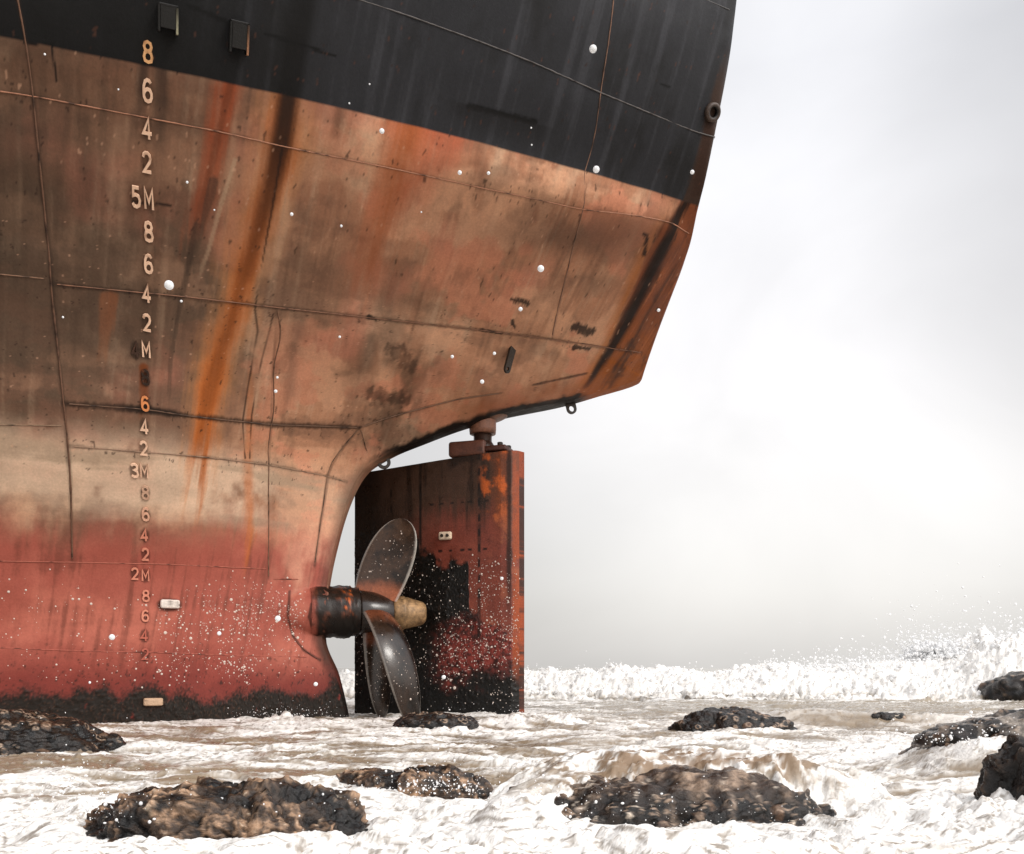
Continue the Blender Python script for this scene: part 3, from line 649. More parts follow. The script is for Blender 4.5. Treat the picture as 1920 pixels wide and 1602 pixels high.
PP = V.reshape(ny, nx+1, 3)[cand_j[keep], cand_i[keep]+1]; nx_ = np.gradient(V, axis=1)[cand_j[keep], cand_i[keep]+1]; nz_ = np.gradient(V, axis=0)[cand_j[keep], cand_i[keep]+1]; NN = np.cross(nx_, nz_); NN /= np.linalg.norm(NN, axis=1)[:, None]; NN *= np.where(NN[:, 1:2] > 0, -1, 1)
cones('barnacle_growth', PP, NN, rng.lognormal(math.log(.0062), .45, len(keep)), M_BARN, hull)

# -- fittings welded to the plating
def place(o, p, z, off=0, lean=None):
    a, t, up, n, _ = frame(p, z); o.matrix_local = Matrix((( t.x, up.x, n.x, a.x+n.x*off), (t.y, up.y, n.y, a.y+n.y*off), (t.z, up.z, n.z, a.z+n.z*off), (0, 0, 0, 1))); return o
def slab(name, w, h, d, mat, p, z, colr, bev, hole=False):
    bm = rounded_box(w, h, d, bev, 4); bmesh.ops.subdivide_edges(bm, edges=bm.edges[:], cuts=3, use_grid_fill=True)
    me = bpy.data.meshes.new(name); bm.to_mesh(me); bm.free(); co = np.array([v.co[:] for v in me.vertices]); q = fbm3(co*22, 4, .6, int(z*7)); 
    for v, k in zip(me.vertices, q): v.co += v.co.normalized()*float(k)*.006
    pc = np.zeros((len(co), 3))+colr; pc = mixc(pc, lin(70, 50, 38), sstep(.08, .4, q)*.75)
    add_paint(me, pc); o = link(name, me, mat, ship); place(o, p, z, d*.5); return o
slab('zinc_anode', .20, .095, .05, M_ANODE, *SPOT['anode1'][0], lin(226, 214, 204), .022)
slab('zinc_anode', .20, .085, .05, M_ANODE, *SPOT['anode2'][0], lin(190, 158, 130), .02)
def discharge(p, z, w, h, d, light):
    bm = bmesh.new()                                           # three-sided hood, open below
    prof = [(-w/2, h/2), (w/2, h/2), (w/2, -h/2), (-w/2, -h/2)]; th = .018
    for (x0, y0), (x1, y1) in ((prof[0], prof[1]), (prof[1], prof[2]), (prof[3], prof[0])):
        bx = rounded_box(abs(x1-x0)+th, abs(y1-y0)+th, d, .004, 1)
        for v in bx.verts: v.co += Vector(((x0+x1)/2, (y0+y1)/2, 0))
        me = bpy.data.meshes.new('tmp'); bx.to_mesh(me); bx.free(); bm.from_mesh(me); bpy.data.meshes.remove(me)
    bx = rounded_box(w-th, h*.86, .016, .003, 1)
    for v in bx.verts: v.co += Vector((0, .05*h, d*.42))
    me = bpy.data.meshes.new('tmp'); bx.to_mesh(me); bx.free(); bm.from_mesh(me); bpy.data.meshes.remove(me)
    bmesh.ops.recalc_face_normals(bm, faces=bm.faces); me = bpy.data.meshes.new('discharge_hood'); bm.to_mesh(me); bm.free()
    co = np.array([v.co[:] for v in me.vertices]); pc = np.zeros((len(co), 3))+lin(17, 15, 13); pc = mixc(pc, light, ((co[:, 0] > .45*w) & (co[:, 1] < .42*h)).astype(float)); add_paint(me, pc)  # aft side painted pale as if lit, the rest left dark
    return place(link('discharge_hood', me, M_BROWN, ship, False), p, z, d*.5)
discharge(SPOT['box1'][0][0], SPOT['box1'][0][1], .13, .17, .12, lin(150, 145, 120)); discharge(SPOT['box2'][0][0], SPOT['box2'][0][1], .13, .2, .12, lin(150, 105, 75))
# drain ring near the stern corner
bm = lathe([(-.02, .085), (.02, .085), (.035, .07), (.03, .045), (-.005, .04), (-.02, .04)], 36)
for v in bm.verts: v.co = Vector((v.co.y, v.co.z, v.co.x))
me = bpy.data.meshes.new('drain_ring'); bmesh.ops.recalc_face_normals(bm, faces=bm.faces); bm.to_mesh(me); bm.free(); co = np.array([v.co[:] for v in me.vertices]); rr = np.hypot(co[:, 0], co[:, 1]); add_paint(me, mixc(np.zeros((len(co), 3))+lin(10, 8, 7), lin(70, 56, 48), sstep(.04, .06, rr)))
place(link('drain_ring', me, M_BROWN, ship), SPOT['fit'][0][0]-.001, SPOT['fit'][0][1], .01)
def lug(at, tilt, w=.15, h=.24, th=.03, hole=.042, turn=0):
    """flat plate with a rounded end and an eye, hanging below the shell"""
    outer = [(-w/2, .1), (-w/2, -h+w/2)]+[(w/2*math.cos(a), -h+w/2+w/2*math.sin(a)) for a in np.linspace(math.pi, 2*math.pi, 13)[1:-1]]+[(w/2, -h+w/2), (w/2, .1)]
    bm = bmesh.new(); m = 24; cxy = (0, -h+w/2)
    inner = [(cxy[0]+hole*math.cos(a), cxy[1]+hole*math.sin(a)) for a in np.linspace(0, 2*math.pi, m, endpoint=False)]
    sides = []
    for y in (-th/2, th/2):
        vo = [bm.verts.new((x, y, z)) for x, z in outer]; vi = [bm.verts.new((x, y, z)) for x, z in inner]
        eo = [bm.edges.new((vo[i], vo[(i+1) % len(vo)])) for i in range(len(vo))]; ei = [bm.edges.new((vi[i], vi[(i+1) % m])) for i in range(m)]
        bmesh.ops.triangle_fill(bm, edges=eo+ei, use_beauty=True); sides.append((vo, vi))
    for k in (0, 1):
        a, b = sides[0][k], sides[1][k]
        for i in range(len(a)): bm.faces.new((a[i], a[(i+1) % len(a)], b[(i+1) % len(a)], b[i]))
    o = bm_obj('lifting_lug', bm, M_DARK, ship, False); o.location = at; o.rotation_euler = (0, tilt, turn); return o
def on_centre(u, v, h=0.0):
    k = (u-960)/1800; s = (k*(STOCK[1])-STOCK[0])/(CY-k*SY); return s, 1+(1253-v)/1800*(STOCK[1]+s*SY)
sA, zA = on_centre(716, 852); sB, zB = on_centre(1066, 748); lug((sA-.05, -.05, zA+.04), math.radians(-24), .16, .24); lug((sB, -.02, zB), math.radians(-14), .13, .2, .03, .036)
a, t, up, n, _ = frame(*SPOT['lug'][0]); o = lug((0, 0, 0), 0, .10, .22, .025, .022); o.location = a+n*.045; o.rotation_euler = (math.radians(10), math.radians(12), math.radians(40))

# -- stern tube and propeller
AX_Z, HUB_S = 1.66, -1.33
tube = lathe([(-.68, .298), (-.62, .312), (-.40, .30), (-.36, .31), (-.22, .305), (-.20, .285), (-.12, .285)], 56)
me = bpy.data.meshes.new('stern_tube'); bmesh.ops.subdivide_edges(tube, edges=[e for e in tube.edges if abs(e.verts[0].co.x-e.verts[1].co.x) > .05], cuts=9); bmesh.ops.recalc_face_normals(tube, faces=tube.faces); tube.to_mesh(me); tube.free()
co = np.array([v.co[:] for v in me.vertices]); q = fbm3(co*9, 5, .6, 3); q2 = fbm3(co*22, 4, .6, 4); nn = co.copy(); nn[:, 0] = 0; nn /= np.linalg.norm(nn, axis=1)[:, None]+1e-6
co2 = co+nn*(q*.022+q2*.012)[:, None]; me.vertices.foreach_set('co', co2.astype(np.float32).ravel())
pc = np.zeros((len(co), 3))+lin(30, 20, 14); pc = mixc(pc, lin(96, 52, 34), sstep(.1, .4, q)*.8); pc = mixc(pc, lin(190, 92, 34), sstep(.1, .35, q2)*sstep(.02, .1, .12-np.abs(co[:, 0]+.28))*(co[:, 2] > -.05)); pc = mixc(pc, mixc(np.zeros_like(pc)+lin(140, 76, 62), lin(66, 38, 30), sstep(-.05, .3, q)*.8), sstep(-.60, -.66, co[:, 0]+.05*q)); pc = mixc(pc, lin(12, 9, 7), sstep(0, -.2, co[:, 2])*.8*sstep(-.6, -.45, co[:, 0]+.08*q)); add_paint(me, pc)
o = link('stern_tube', me, M_RUDDER, ship); o.location = (HUB_S-.08, 0, AX_Z)
prop = bpy.data.objects.new('propeller', None); COL.objects.link(prop); prop.parent = ship; prop.location = (HUB_S, 0, AX_Z)
hubm = lathe([(-.2, .25), (-.17, .262), (-.02, .245), (.13, .205), (.2, .185), (.215, .17)], 48)
me = bpy.data.meshes.new('hub'); bmesh.ops.recalc_face_normals(hubm, faces=hubm.faces); hubm.to_mesh(me); hubm.free(); co = np.array([v.co[:] for v in me.vertices]); add_paint(me, np.zeros((len(co), 3))+lin(34, 23, 17)); link('hub', me, M_BRONZE, prop)
capm = lathe([(.2, .175), (.24, .195), (.3, .2), (.32, .205), (.345, .205), (.355, .19), (.40, .187), (.58, .135), (.605, .11), (.61, .06)], 48)
bm_obj('hub_cap', capm, M_BRASS, prop)
def blade(az, R, phi0, phi1, cmax, rake, skew, sweep=0.0):
    nr, ncd = 70, 36; Vv = np.zeros((2, nr, ncd, 3)); pc = np.zeros((2, nr, ncd, 3))
    for side in (0, 1):
        for i in range(nr):
            t = i/(nr-1); r = .19+(R-.19)*t; ph = phi0+(phi1-phi0)*t
            ch = cmax*(.80+.20*math.sin(min(t/.5, 1)*math.pi/2))*max(1e-3, (1-max(0, (t-.45)/.55)**2.8))**.5
            for j in range(ncd):
                x = -1+2*j/(ncd-1); th = (.05*(1-t)+.008)*math.sqrt(max(0, 1-x*x))*(1 if side else -1)*(1-max(0, (t-.96)/.04)**2)
                w = ch*x*.5+skew*t*t; cam_ = .035*(1-x*x)*ch*2
                ax = w*math.sin(ph)+(th+cam_)*math.cos(ph)+rake*t; tg = w*math.cos(ph)-(th+cam_)*math.sin(ph)
                a = az+sweep*t**.8+tg/r*(.9); Vv[side, i, j] = (ax, -r*math.sin(a), r*math.cos(a))
    q = fbm3(Vv.reshape(-1, 3)*6, 5, .6, int(az*9)).reshape(2, nr, ncd); T = np.linspace(0, 1, nr)[None, :, None]; X = np.linspace(-1, 1, ncd)[None, None, :]
    pc[:] = lin(70, 52, 40); pc = mixc(pc, lin(28, 21, 17), sstep(-.1, .35, q+.35*(X+.2))*.85); pc = mixc(pc, lin(160, 92, 62), sstep(.24, .1, T+.08*q+.0*X)*.9*np.ones_like(q)); pc = mixc(pc, lin(190, 182, 172), sstep(.88, .97, np.abs(X)+.03*q)*.7*np.ones_like(q)); pc = mixc(pc, lin(30, 24, 20), sstep(.15, .45, fbm3(Vv.reshape(-1, 3)*14, 4, .6, 8).reshape(2, nr, ncd))*.5)
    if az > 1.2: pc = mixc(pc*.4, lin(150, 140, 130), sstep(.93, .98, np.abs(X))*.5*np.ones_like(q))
    f0 = grid_faces(nr, ncd); f1 = grid_faces(nr, ncd, True)+nr*ncd
    o = mesh_np('blade', Vv.reshape(-1, 3), np.concatenate([f0, f1]), M_BRONZE, prop, True, pc); bmx = bmesh.new(); bmx.from_mesh(o.data); bmesh.ops.remove_doubles(bmx, verts=bmx.verts, dist=.0015); bmesh.ops.recalc_face_normals(bmx, faces=bmx.faces); bmx.to_mesh(o.data); bmx.free()
    k = rng.random((nr, ncd)) < .05*sstep(.9, .3, np.abs(np.linspace(0, 1, nr)-.5)*2)[:, None]; k[:, [0, 1, -2, -1]] = False; k[:8] = False
    for sd in (0, 1):
        nn_ = np.cross(np.gradient(Vv[sd], axis=0), np.gradient(Vv[sd], axis=1)); nn_ /= np.linalg.norm(nn_, axis=2)[..., None]+1e-9
        out_ = Vv[sd]-(Vv[0]+Vv[1])/2; nn_ *= np.sign((nn_*out_).sum(2))[..., None]
        cones('barnacle_growth', Vv[sd][k], nn_[k], rng.lognormal(math.log(.0055), .4, int(k.sum())), M_BARN, o)
    return o
R_ = math.radians
blade(R_(10), 1.12, R_(60), R_(42), .70, .27, .02)
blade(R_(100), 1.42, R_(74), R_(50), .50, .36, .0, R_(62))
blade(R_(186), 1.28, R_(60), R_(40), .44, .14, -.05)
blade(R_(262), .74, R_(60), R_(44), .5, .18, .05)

# -- rudder, swung hard over, with its stock, palm and bearing
RA = math.radians(-18)-YAW
rud = bpy.data.objects.new('rudder', None); COL.objects.link(rud); rud.parent = ship; rud.location = (0, 0, 0); rud.rotation_euler = (0, 0, RA+math.pi*0)
# local x: -1.72 thin edge by the propeller, +.50 thick nose
nu, nv = 420, 480
X = np.linspace(-1.735, .5, nu); ZB = -.5
tx = np.interp(X, [-1.735, -1.2, -.5, 0, .3, .42, .47, .5], [.022, .07, .15, .185, .19, .17, .135, .09])
Vr = np.zeros((nv, nu, 3)); ztop = 3.49+(X+1.735)/(2.235)*.125
for j in range(nv): Vr[j, :, 0] = X; Vr[j, :, 2] = ZB+(ztop-ZB)*(j/(nv-1))
XX, ZZr = Vr[..., 0], Vr[..., 2]
n1 = fbm2(XX*3, ZZr*3, 5, .6, 81); n2 = fbm2(XX*14, ZZr*14, 4, .65, 82); nst = fbm2(XX*9, ZZr*.7, 5, .6, 83)
# leaning edge to the nose
pc = np.zeros((nv, nu, 3))+lin(66, 46, 35)
pc = mixc(pc, lin(40, 27, 20), sstep(0, .4, nst)*.85); pc = mixc(pc, lin(116, 56, 43), sstep(3.1, 2.6, ZZr+.3*nst+.1*n1)*sstep(-1.15, -.45, XX+.15*nst)*.95)
pc = mixc(pc, lin(132, 68, 52), sstep(.0, .4, n1)*sstep(2.95, 2.6, ZZr)*sstep(-.8, -.3, XX)*.5)
pc = mixc(pc, lin(120, 62, 34), sstep(.12, .3, XX+.06*n1)*sstep(2.4, 3.2, ZZr)*.7); pc = mixc(pc, lin(150, 88, 58), sstep(.1, .3, n1)*sstep(.1, .25, XX)*.5)
pc = mixc(pc, lin(26, 18, 13), sstep(-.85, -1.3, XX+.12*nst)*sstep(3.7, 2.6, ZZr+.2*nst)*.9); pc = mixc(pc, lin(20, 14, 10), sstep(-1.25, -1.5, XX+.05*nst)*.85)
pc = mixc(pc, lin(184, 88, 36), sstep(-.05, .25, n1+.3*nst)*sstep(-.02, .12, XX)*(1-sstep(.36, .42, XX))*sstep(2.7, 3.2, ZZr+.3*n1)*.9)
# black growth: stepped upper edge, red showing through lower down
step_ = np.interp(XX, [-1.8, -1.0, -.80, -.79, -.6, -.55, -.38, -.36, -.12, -.11, .0, .02, .3, .5], [2.75, 2.65, 2.6, 2.45, 2.42, 2.28, 2.25, 2.35, 2.3, 1.75, 1.7, 1.62, 1.5, 1.3])
gr = sstep(.05, -.06, ZZr-step_+.22*n1+.06*n2)
gc = np.zeros_like(pc)+lin(17, 14, 11); gc = mixc(gc, lin(60, 42, 32), sstep(.2, .5, n2)*.7); 
redz = sstep(-.75, -.25, XX+.2*n1)*sstep(1.75, 1.45, ZZr+.25*n1-.25*XX)*sstep(.75, 1.1, ZZr+.3*n1-.3*XX); gc = mixc(gc, lin(122, 50, 42), redz*.8*sstep(-.35, .25, n2+.5*n1)+redz*.15)
pc = mixc(pc, gc, gr)
# slot welds
def slots(xs, zs, w, h, a=.9):
    global pc
    for x in xs:
        for z in zs: pc = mixc(pc, lin(14, 10, 8), (1-sstep(.6, 1.2, np.maximum(np.abs(XX-x)/w, np.abs(ZZr-z)/h)+.5*n2))*a)
slots([.02], np.arange(1.9, 3.6, .185), .016, .052); slots([-.78], [3.2, 3.05, 2.9, 2.75, 2.6], .014, .09, .7); slots([-1.2], [3.2, 3.0, 2.8], .014, .05, .8)
slots([-.62, -.48, -.34, -.2, -.1, .12], [3.02], .03, .014, .75); slots([-.5, -.36, -.2, -.1, .1], [2.44], .03, .016, .9)
pc = mixc(pc, lin(22, 15, 11), (1-sstep(.01, .035, np.abs(XX-.02)+.01*n1))*sstep(-.2, .3, fbm2(ZZr*3, XX*0, 3, .6, 85))*.7); pc = mixc(pc, lin(24, 16, 12), (1-sstep(.008, .03, np.abs(XX+.78)+.01*n1))*sstep(2.2, 2.7, ZZr)*.7)
pc = mixc(pc, lin(30, 18, 12), (1-sstep(.012, .05, np.abs(XX-.40)+.02*n1))*sstep(1.4, 2.2, ZZr)*.85)
pc = mixc(pc, lin(140, 62, 26), sstep(.425, .45, XX+.01*n1)*sstep(.7, 1.3, ZZr+.3*n1)*.9*(1-.8*sstep(.05, .35, fbm2(XX*6, ZZr*2.2, 4, .6, 87)))); pc = mixc(pc, lin(28, 18, 12), sstep(3.42, 3.52, ZZr+.15*n1)*sstep(-.45, -.3, XX)*(1-sstep(0, .1, XX))*.8)
pc = mixc(pc, lin(13, 11, 9), sstep(.95, .6, ZZr+.3*n1+.12*n2)*sstep(.6, .2, XX+.5*n1)*.9)
bump = gr*(.012*np.abs(n2)+.02*np.clip(fbm2(XX*8, ZZr*8, 4, .6, 86), 0, 1))+.004*n1
Va = Vr.copy(); Va[..., 1] = -(tx[None]+bump); Vb = Vr.copy(); Vb[..., 1] = tx[None]
Vall = [Va.reshape(-1, 3)]; Fall = [grid_faces(nv, nu)]; cols_ = [pc.reshape(-1, 3)]; n0 = nv*nu
sj = np.arange(0, nv, 12); sj[-1] = nv-1; si = np.arange(0, nu, 10); si[-1] = nu-1
Vall.append(Vb[np.ix_(sj, si)].reshape(-1, 3)); Fall.append(grid_faces(len(sj), len(si), True)+n0); cols_.append(pc[np.ix_(sj, si)].reshape(-1, 3)); n0 += len(sj)*len(si)
# closing strips: nose, thin edge, top
def strip(A, B, ca, flip, dark=None):
    global n0
    k = len(A); Vall.append(np.concatenate([A, (A+B)/2, B])); Fall.append(grid_faces(3, k, flip)+n0); cols_.append(np.concatenate([ca, ca, ca]) if dark is None else np.zeros((3*k, 3))+dark); n0 += 3*k
noseA, noseB = Va[:, -1].copy(), Vb[:, -1].copy(); mid = (noseA+noseB)/2; mid[:, 0] += .035; ncol = mixc(np.zeros((nv, 3))+lin(140, 60, 24), lin(34, 21, 15), sstep(-.25, .1, n1[:, -1]+.6*n2[:, -1]+.25*np.sin(ZZr[:, -1]*3))*.9)
Vall.append(np.concatenate([noseA, mid, noseB])); Fall.append(grid_faces(3, nv, True)+n0); cols_.append(np.concatenate([ncol]*3)); n0 += 3*nv
strip(Va[:, 0], Vb[:, 0], pc[:, 0], False); strip(Va[-1], Vb[-1], pc[-1], False, lin(40, 26, 18))
blade_o = mesh_np('rudder_blade', np.concatenate(Vall), np.concatenate(Fall), M_RUDDER, rud, True, np.concatenate(cols_))
bmx = bmesh.new(); bmx.from_mesh(blade_o.data); bmesh.ops.recalc_face_normals(bmx, faces=bmx.faces); bmx.to_mesh(blade_o.data); bmx.free()
# barnacles on the rudder
xi = rng.integers(0, nu, 40000); zi = rng.integers(0, nv, 40000); xv, zv = XX[zi, xi], ZZr[zi, xi]
den = (.35*redz[zi, xi]+.12*gr[zi, xi]+.22*sstep(2.5, 2.2, zv)*(xv > -.1)*(1-gr[zi, xi]))*(.4+1.2*np.clip(fbm2(xv*4, zv*4, 3, .6, 88)+.2, 0, 1))*sstep(.45, .7, zv)*sstep(2.5, 2.3, zv)
keep = np.where(rng.random(40000) < den*.7)[0][:5000]; print('rudder barnacles', len(keep))
cones('barnacle_growth', Va[zi[keep], xi[keep]], np.tile([0, -1., 0], (len(keep), 1)), rng.lognormal(math.log(.006), .4, len(keep)), M_BARN, rud)
bm = rounded_box(.17, .05, .1, .022, 4); me = bpy.data.meshes.new('zinc_anode'); bm.to_mesh(me); bm.free(); add_paint(me, np.zeros((len(me.vertices), 3))+lin(206, 184, 160)); o = link('zinc_anode', me, M_ANODE, rud); o.location = (-.42, -.185, 2.62)
for dx in (-.035, .035):
    bm = lathe([(-.012, .02), (.012, .02), (.014, .012)], 12); b_ = bm_obj('anode_bolt', bm, M_DARK, o); b_.rotation_euler = (0, 0, R_(-90)); b_.location = (dx, -.026, 0)
# palm coupling bolted on top
pm = lambda c_: c_
def painted(name, bm, par, colr, mat=M_BROWN, sm=True, amp=.004, f=10):
    bmesh.ops.recalc_face_normals(bm, faces=bm.faces); me = bpy.data.meshes.new(name); bm.to_mesh(me); bm.free(); co = np.array([v.co[:] for v in me.vertices]); q = fbm3(co*f, 4, .6, 5)
    pc_ = mixc(np.zeros((len(co), 3))+colr, lin(28, 18, 13), sstep(.0, .4, q)*.75); add_paint(me, pc_); return link(name, me, mat, par, sm)
bm = rounded_box(.47, .38, .19, .035, 3); bmesh.ops.subdivide_edges(bm, edges=bm.edges[:], cuts=4, use_grid_fill=True)
o = painted('palm_coupling', bm, rud, lin(92, 54, 40)); o.location = (-.15, -.0, 3.675)
bm = rounded_box(.30, .32, .07, .02, 2); o = painted('palm_flange', bm, rud, lin(72, 40, 30)); o.location = (.2, 0, 3.66)
for bx, by in ((-.32, -.12), (-.2, -.13), (.26, -.1), (.3, .1), (-.3, .12)):
    bm = lathe([(0, .035), (.045, .035), (.05, .028)], 6); o = bm_obj('coupling_bolt', bm, M_DARK, rud, False); o.rotation_euler = (0, R_(-90), 0); o.location = (bx, by, 3.70 if bx < 0 else 3.685)
bm = lathe([(3.5, .15), (3.72, .15), (3.76, .125), (3.78, .112), (4.2, .112)], 40)
for v in bm.verts: v.co = Vector((v.co.y, v.co.z, v.co.x))
painted('rudder_stock', bm, rud, lin(52, 34, 26), M_RUDDER)
bm = lathe([(3.87, .12), (3.875, .16), (3.93, .165), (4.35, .165)], 44)
for v in bm.verts: v.co = Vector((v.co.y, v.co.z, v.co.x))
painted('stock_bearing', bm, ship, lin(126, 84, 64))
bm = bmesh.new(); bmesh.ops.create_uvsphere(bm, u_segments=48, v_segments=24, radius=1)
for v in bm.verts: v.co = Vector((v.co.x*.44, v.co.y*.32, v.co.z*.22))
o = painted('bearing_fairing', bm, ship, lin(120, 82, 62)); o.location = (-.06, 0, 4.22)
# ------------------------------------------------------------------ sea
# rocks: name label (x, y, z of the middle), (rx, ry, rz), kind of skin
ROCKS = [
 ('long craggy brown rock with diagonal ridges, lying in white froth below the ship\'s red hull', (-1.02, 3.42, .385), (.46, .30, .175), 'crag', 1),
 ('biggest foreground rock, rounded and mussel covered, with brown water pouring over behind it', (.68, 3.74, .335), (.78, .45, .265), 'mussel', 2),
 ('flat dark rock barely clearing the foam behind the two largest rocks', (-.47, 4.55, .40), (.36, .24, .095), 'crag', 3),
 ('black mussel-covered boulder touching the hull\'s weedy bottom edge', (-3.52, 6.75, .40), (.72, .50, .27), 'mussel', 4),
 ('low ridge of black mussels in the water just in front of the rudder', (-.72, 9.0, .40), (.42, .30, .16), 'mussel', 5),
 ('humped black mussel rock standing alone in the foam between rudder and breaking wave', (1.93, 8.45, .39), (.53, .40, .235), 'mussel', 6),
 ('broad dark rock at the edge of the picture with white water pouring down its side', (3.28, 5.6, .36), (.86, .60, .36), 'mussel', 7),
 ('steep black rock with vertical cracks at the lower corner of the picture', (2.22, 3.76, .37), (.32, .28, .36), 'cliff', 8),
 ('black rock under the bursting splash of the breaking wave', (9.15, 16.9, .50), (.82, .6, .38), 'mussel', 9),
 ('tiny black stone peeping out of a brown wavelet before the breaking wave', (3.85, 9.8, .45), (.20, .12, .085), 'mussel', 10),
]
def gauss(x, y, cx, cy, sx, sy, p=1.0): return np.exp(-(((x-cx)/sx)**2+((y-cy)/sy)**2)**p)
def sea_fields(x, y):
    """height above still water and the amount of froth, at every point"""
    wx = x+.35*fbm2(x*.7, y*.7, 3, .5, 101)+.10*fbm2(x*3, y*3, 3, .5, 102); wy = y+.45*fbm2(x*.7, y*.7, 3, .5, 103)+.10*fbm2(x*3, y*3, 3, .5, 104)
    far = sstep(9, 16, y); near = 1-sstep(3.4, 5.2, y)
    h = .075*fbm2(wx*.55, wy*.9, 3, .5, 105)
    h = h+.075*(ridge2(wx*.9, wy*2.0, 4, .5, 106)-.62)
    h = h+.028*(ridge2(wx*2.6, wy*5.2, 4, .52, 107)-.6)
    b1 = billow2(wx*4.2, wy*5.2, 4, .5, 108); b2 = billow2(wx*11, wy*13, 3, .5, 109)
    # froth: streaks drawn out along the beach, thick where the water tumbles
    s1 = fbm2(wx*.9, wy*2.6, 5, .58, 111); s2 = ridge2(wx*1.7, wy*5.5, 5, .6, 112); s3 = ridge2(wx*4.5, wy*13, 4, .6, 113)
    bias = .46+.42*near+.22*sstep(.5, 2.4, x)*(1-sstep(6.5, 9, y))-.40*sstep(9.5, 12.5, y)*sstep(0, 2.5, x)*(1-sstep(15.5, 17, y))-.10*gauss(x, y, -2.2, 5.6, 1.3, 1.0)-.12*gauss(x, y, -1.2, 5.2, .8, .4)
    fo = bias+1.05*s1+.75*(s2-.58)+.42*(s3-.58)+1.3*np.clip(h, -.1, .1)
    foam = sstep(.34, .78, fo)
    lace = sstep(.70, .88, s3+.15*s1)*(1-foam); foam = np.maximum(foam, .85*lace*sstep(-.25, .3, fo))
    cut = sstep(.82, .93, ridge2(wx*2.2+4, wy*7.5, 4, .6, 114))*(1-.55*near); foam = foam*(1-.62*cut)
    h = h+foam*(.042*(1+.3*near)*(b1-.2)+.006*b2)*(1-.5*far)
    h = h-.014*cut
    pl = gauss(x, y, 1.75, 3.5, .7, .55); h = h+pl*.075*(billow2(wx*2.6, wy*3.4, 2, .45, 131)-.2)
    # the foreground surge
    sg = gauss(x, y, -.15, 3.0, .55, .34)*.10+gauss(x, y, 1.75, 3.3, .5, .55)*.09+gauss(x, y, -.75, 2.75, .9, .24)*.10+gauss(x, y, .75, 2.85, .7, .20)*.08+gauss(x, y, -1.55, 3.6, .35, .4)*.10+gauss(x, y, -.1, 3.55, .22, .3)*.06
    sg = sg*.42; h = h+sg*(.8+.6*b1+.3*s1); foam = np.maximum(foam, sstep(.012, .035, sg*(.9+1.3*(s2-.5)+.9*s1-.5*cut)))
    # water sliding over and down from the rocks
    veil = (.205+.03*s1)*sstep(3.44, 3.72, y+.09*fbm2(x*3.2, y*2, 5, .62, 135)+.09*ridge2(x*6.5, y*1.5, 4, .6, 137)-.06-.06*gauss(x, x*0, .5, 0, .25, 1)+.16*sstep(.45, .8, np.abs(x-.70)))*(1-sstep(4.25, 4.85, y))*np.clip(1-np.abs((x-.70)/.80)**2.6, 0, 1)**.8; veil = veil+gauss(x, y, 2.62, 5.35, .42, .45, 1.4)*(.19+.05*s1)+gauss(x, y, 1.15, 5.0, .9, .35)*.06
    h = h+veil; fl_ = fbm2(x*4.5+3*y, y*6-x*1.5, 6, .66, 136); foam = foam*(1-sstep(.06, .16, veil))+sstep(.06, .16, veil)*np.clip(sstep(.02, .3, fl_+.25*sstep(4.0, 4.4, y))+.9*sstep(.74, .86, ridge2(x*7+3*y, y*9-x*2, 4, .6, 138)), 0, 1); h = h+(.016*fl_+.014*ridge2(x*9+2*y, y*7, 4, .6, 139))*sstep(.06, .16, veil)
    tan = sstep(.10, .24, veil)
    # a low brown wave before the mussel ridge, and water heaped against the ship
    h = h+.11*gauss(x, y, 3.3, 9.9, 1.5, .28)+.10*gauss(x, y, .15, 9.7, .7, .35)*(.6+.8*b1)+.09*gauss(x, y, -2.35, 10.0, .34, .22)*(.5+1.2*b1); foam = np.maximum(foam, .9*gauss(x, y, -2.35, 9.95, .42, .25)*(.6+1.2*b1)); foam = foam*(1-.75*gauss(x, y, 3.3, 9.7, 1.3, .3))
    # the breaker
    yc = 18.6+.9*fbm2(x*.16, x*0, 2, .5, 121)+.35*fbm2(x*.7, x*0+3, 3, .5, 122)
    d = y-yc; front = sstep(-1.5-.9*b1, -.15, d); back = 1-sstep(1.2, 4.5, d)
    hb = (.40+.26*fbm2(x*.45, x*0+7, 3, .6, 123)+.92*gauss(x, x*0, 9.5, 0, 1.25, 1)*(.75+.6*fbm2(x*1.3, y*1.3, 4, .6, 126))+.10*gauss(x, x*0, 6.9, 0, 1.6, 1))
    lump = .30*billow2(x*1.5, y*3.2, 5, .6, 124)+.14*billow2(x*5, y*10, 4, .55, 125)
    br = front*back*(hb+lump-.10)
    h = h*(1-.6*front*back)+br
    foam = np.maximum(foam, sstep(.06, .16, br)); foam = foam*(1-.9*sstep(1.5, 3.0, d)*(1-sstep(.1, .5, s1+.2)))
    return h, np.clip(foam, 0, 1), tan, b1, s2, s3
ny_, nx_s = 860, 1080
ys = 2.35*np.exp(np.linspace(0, math.log(27/2.35), ny_)); us = np.linspace(-1, 1, nx_s)
Yg = np.repeat(ys[:, None], nx_s, 1).astype(np.float32); Xg = (us[None]*(.72*ys[:, None]+1.5)).astype(np.float32)
Hs, Fo, Tan, B1, S2_, S3_ = sea_fields(Xg, Yg)
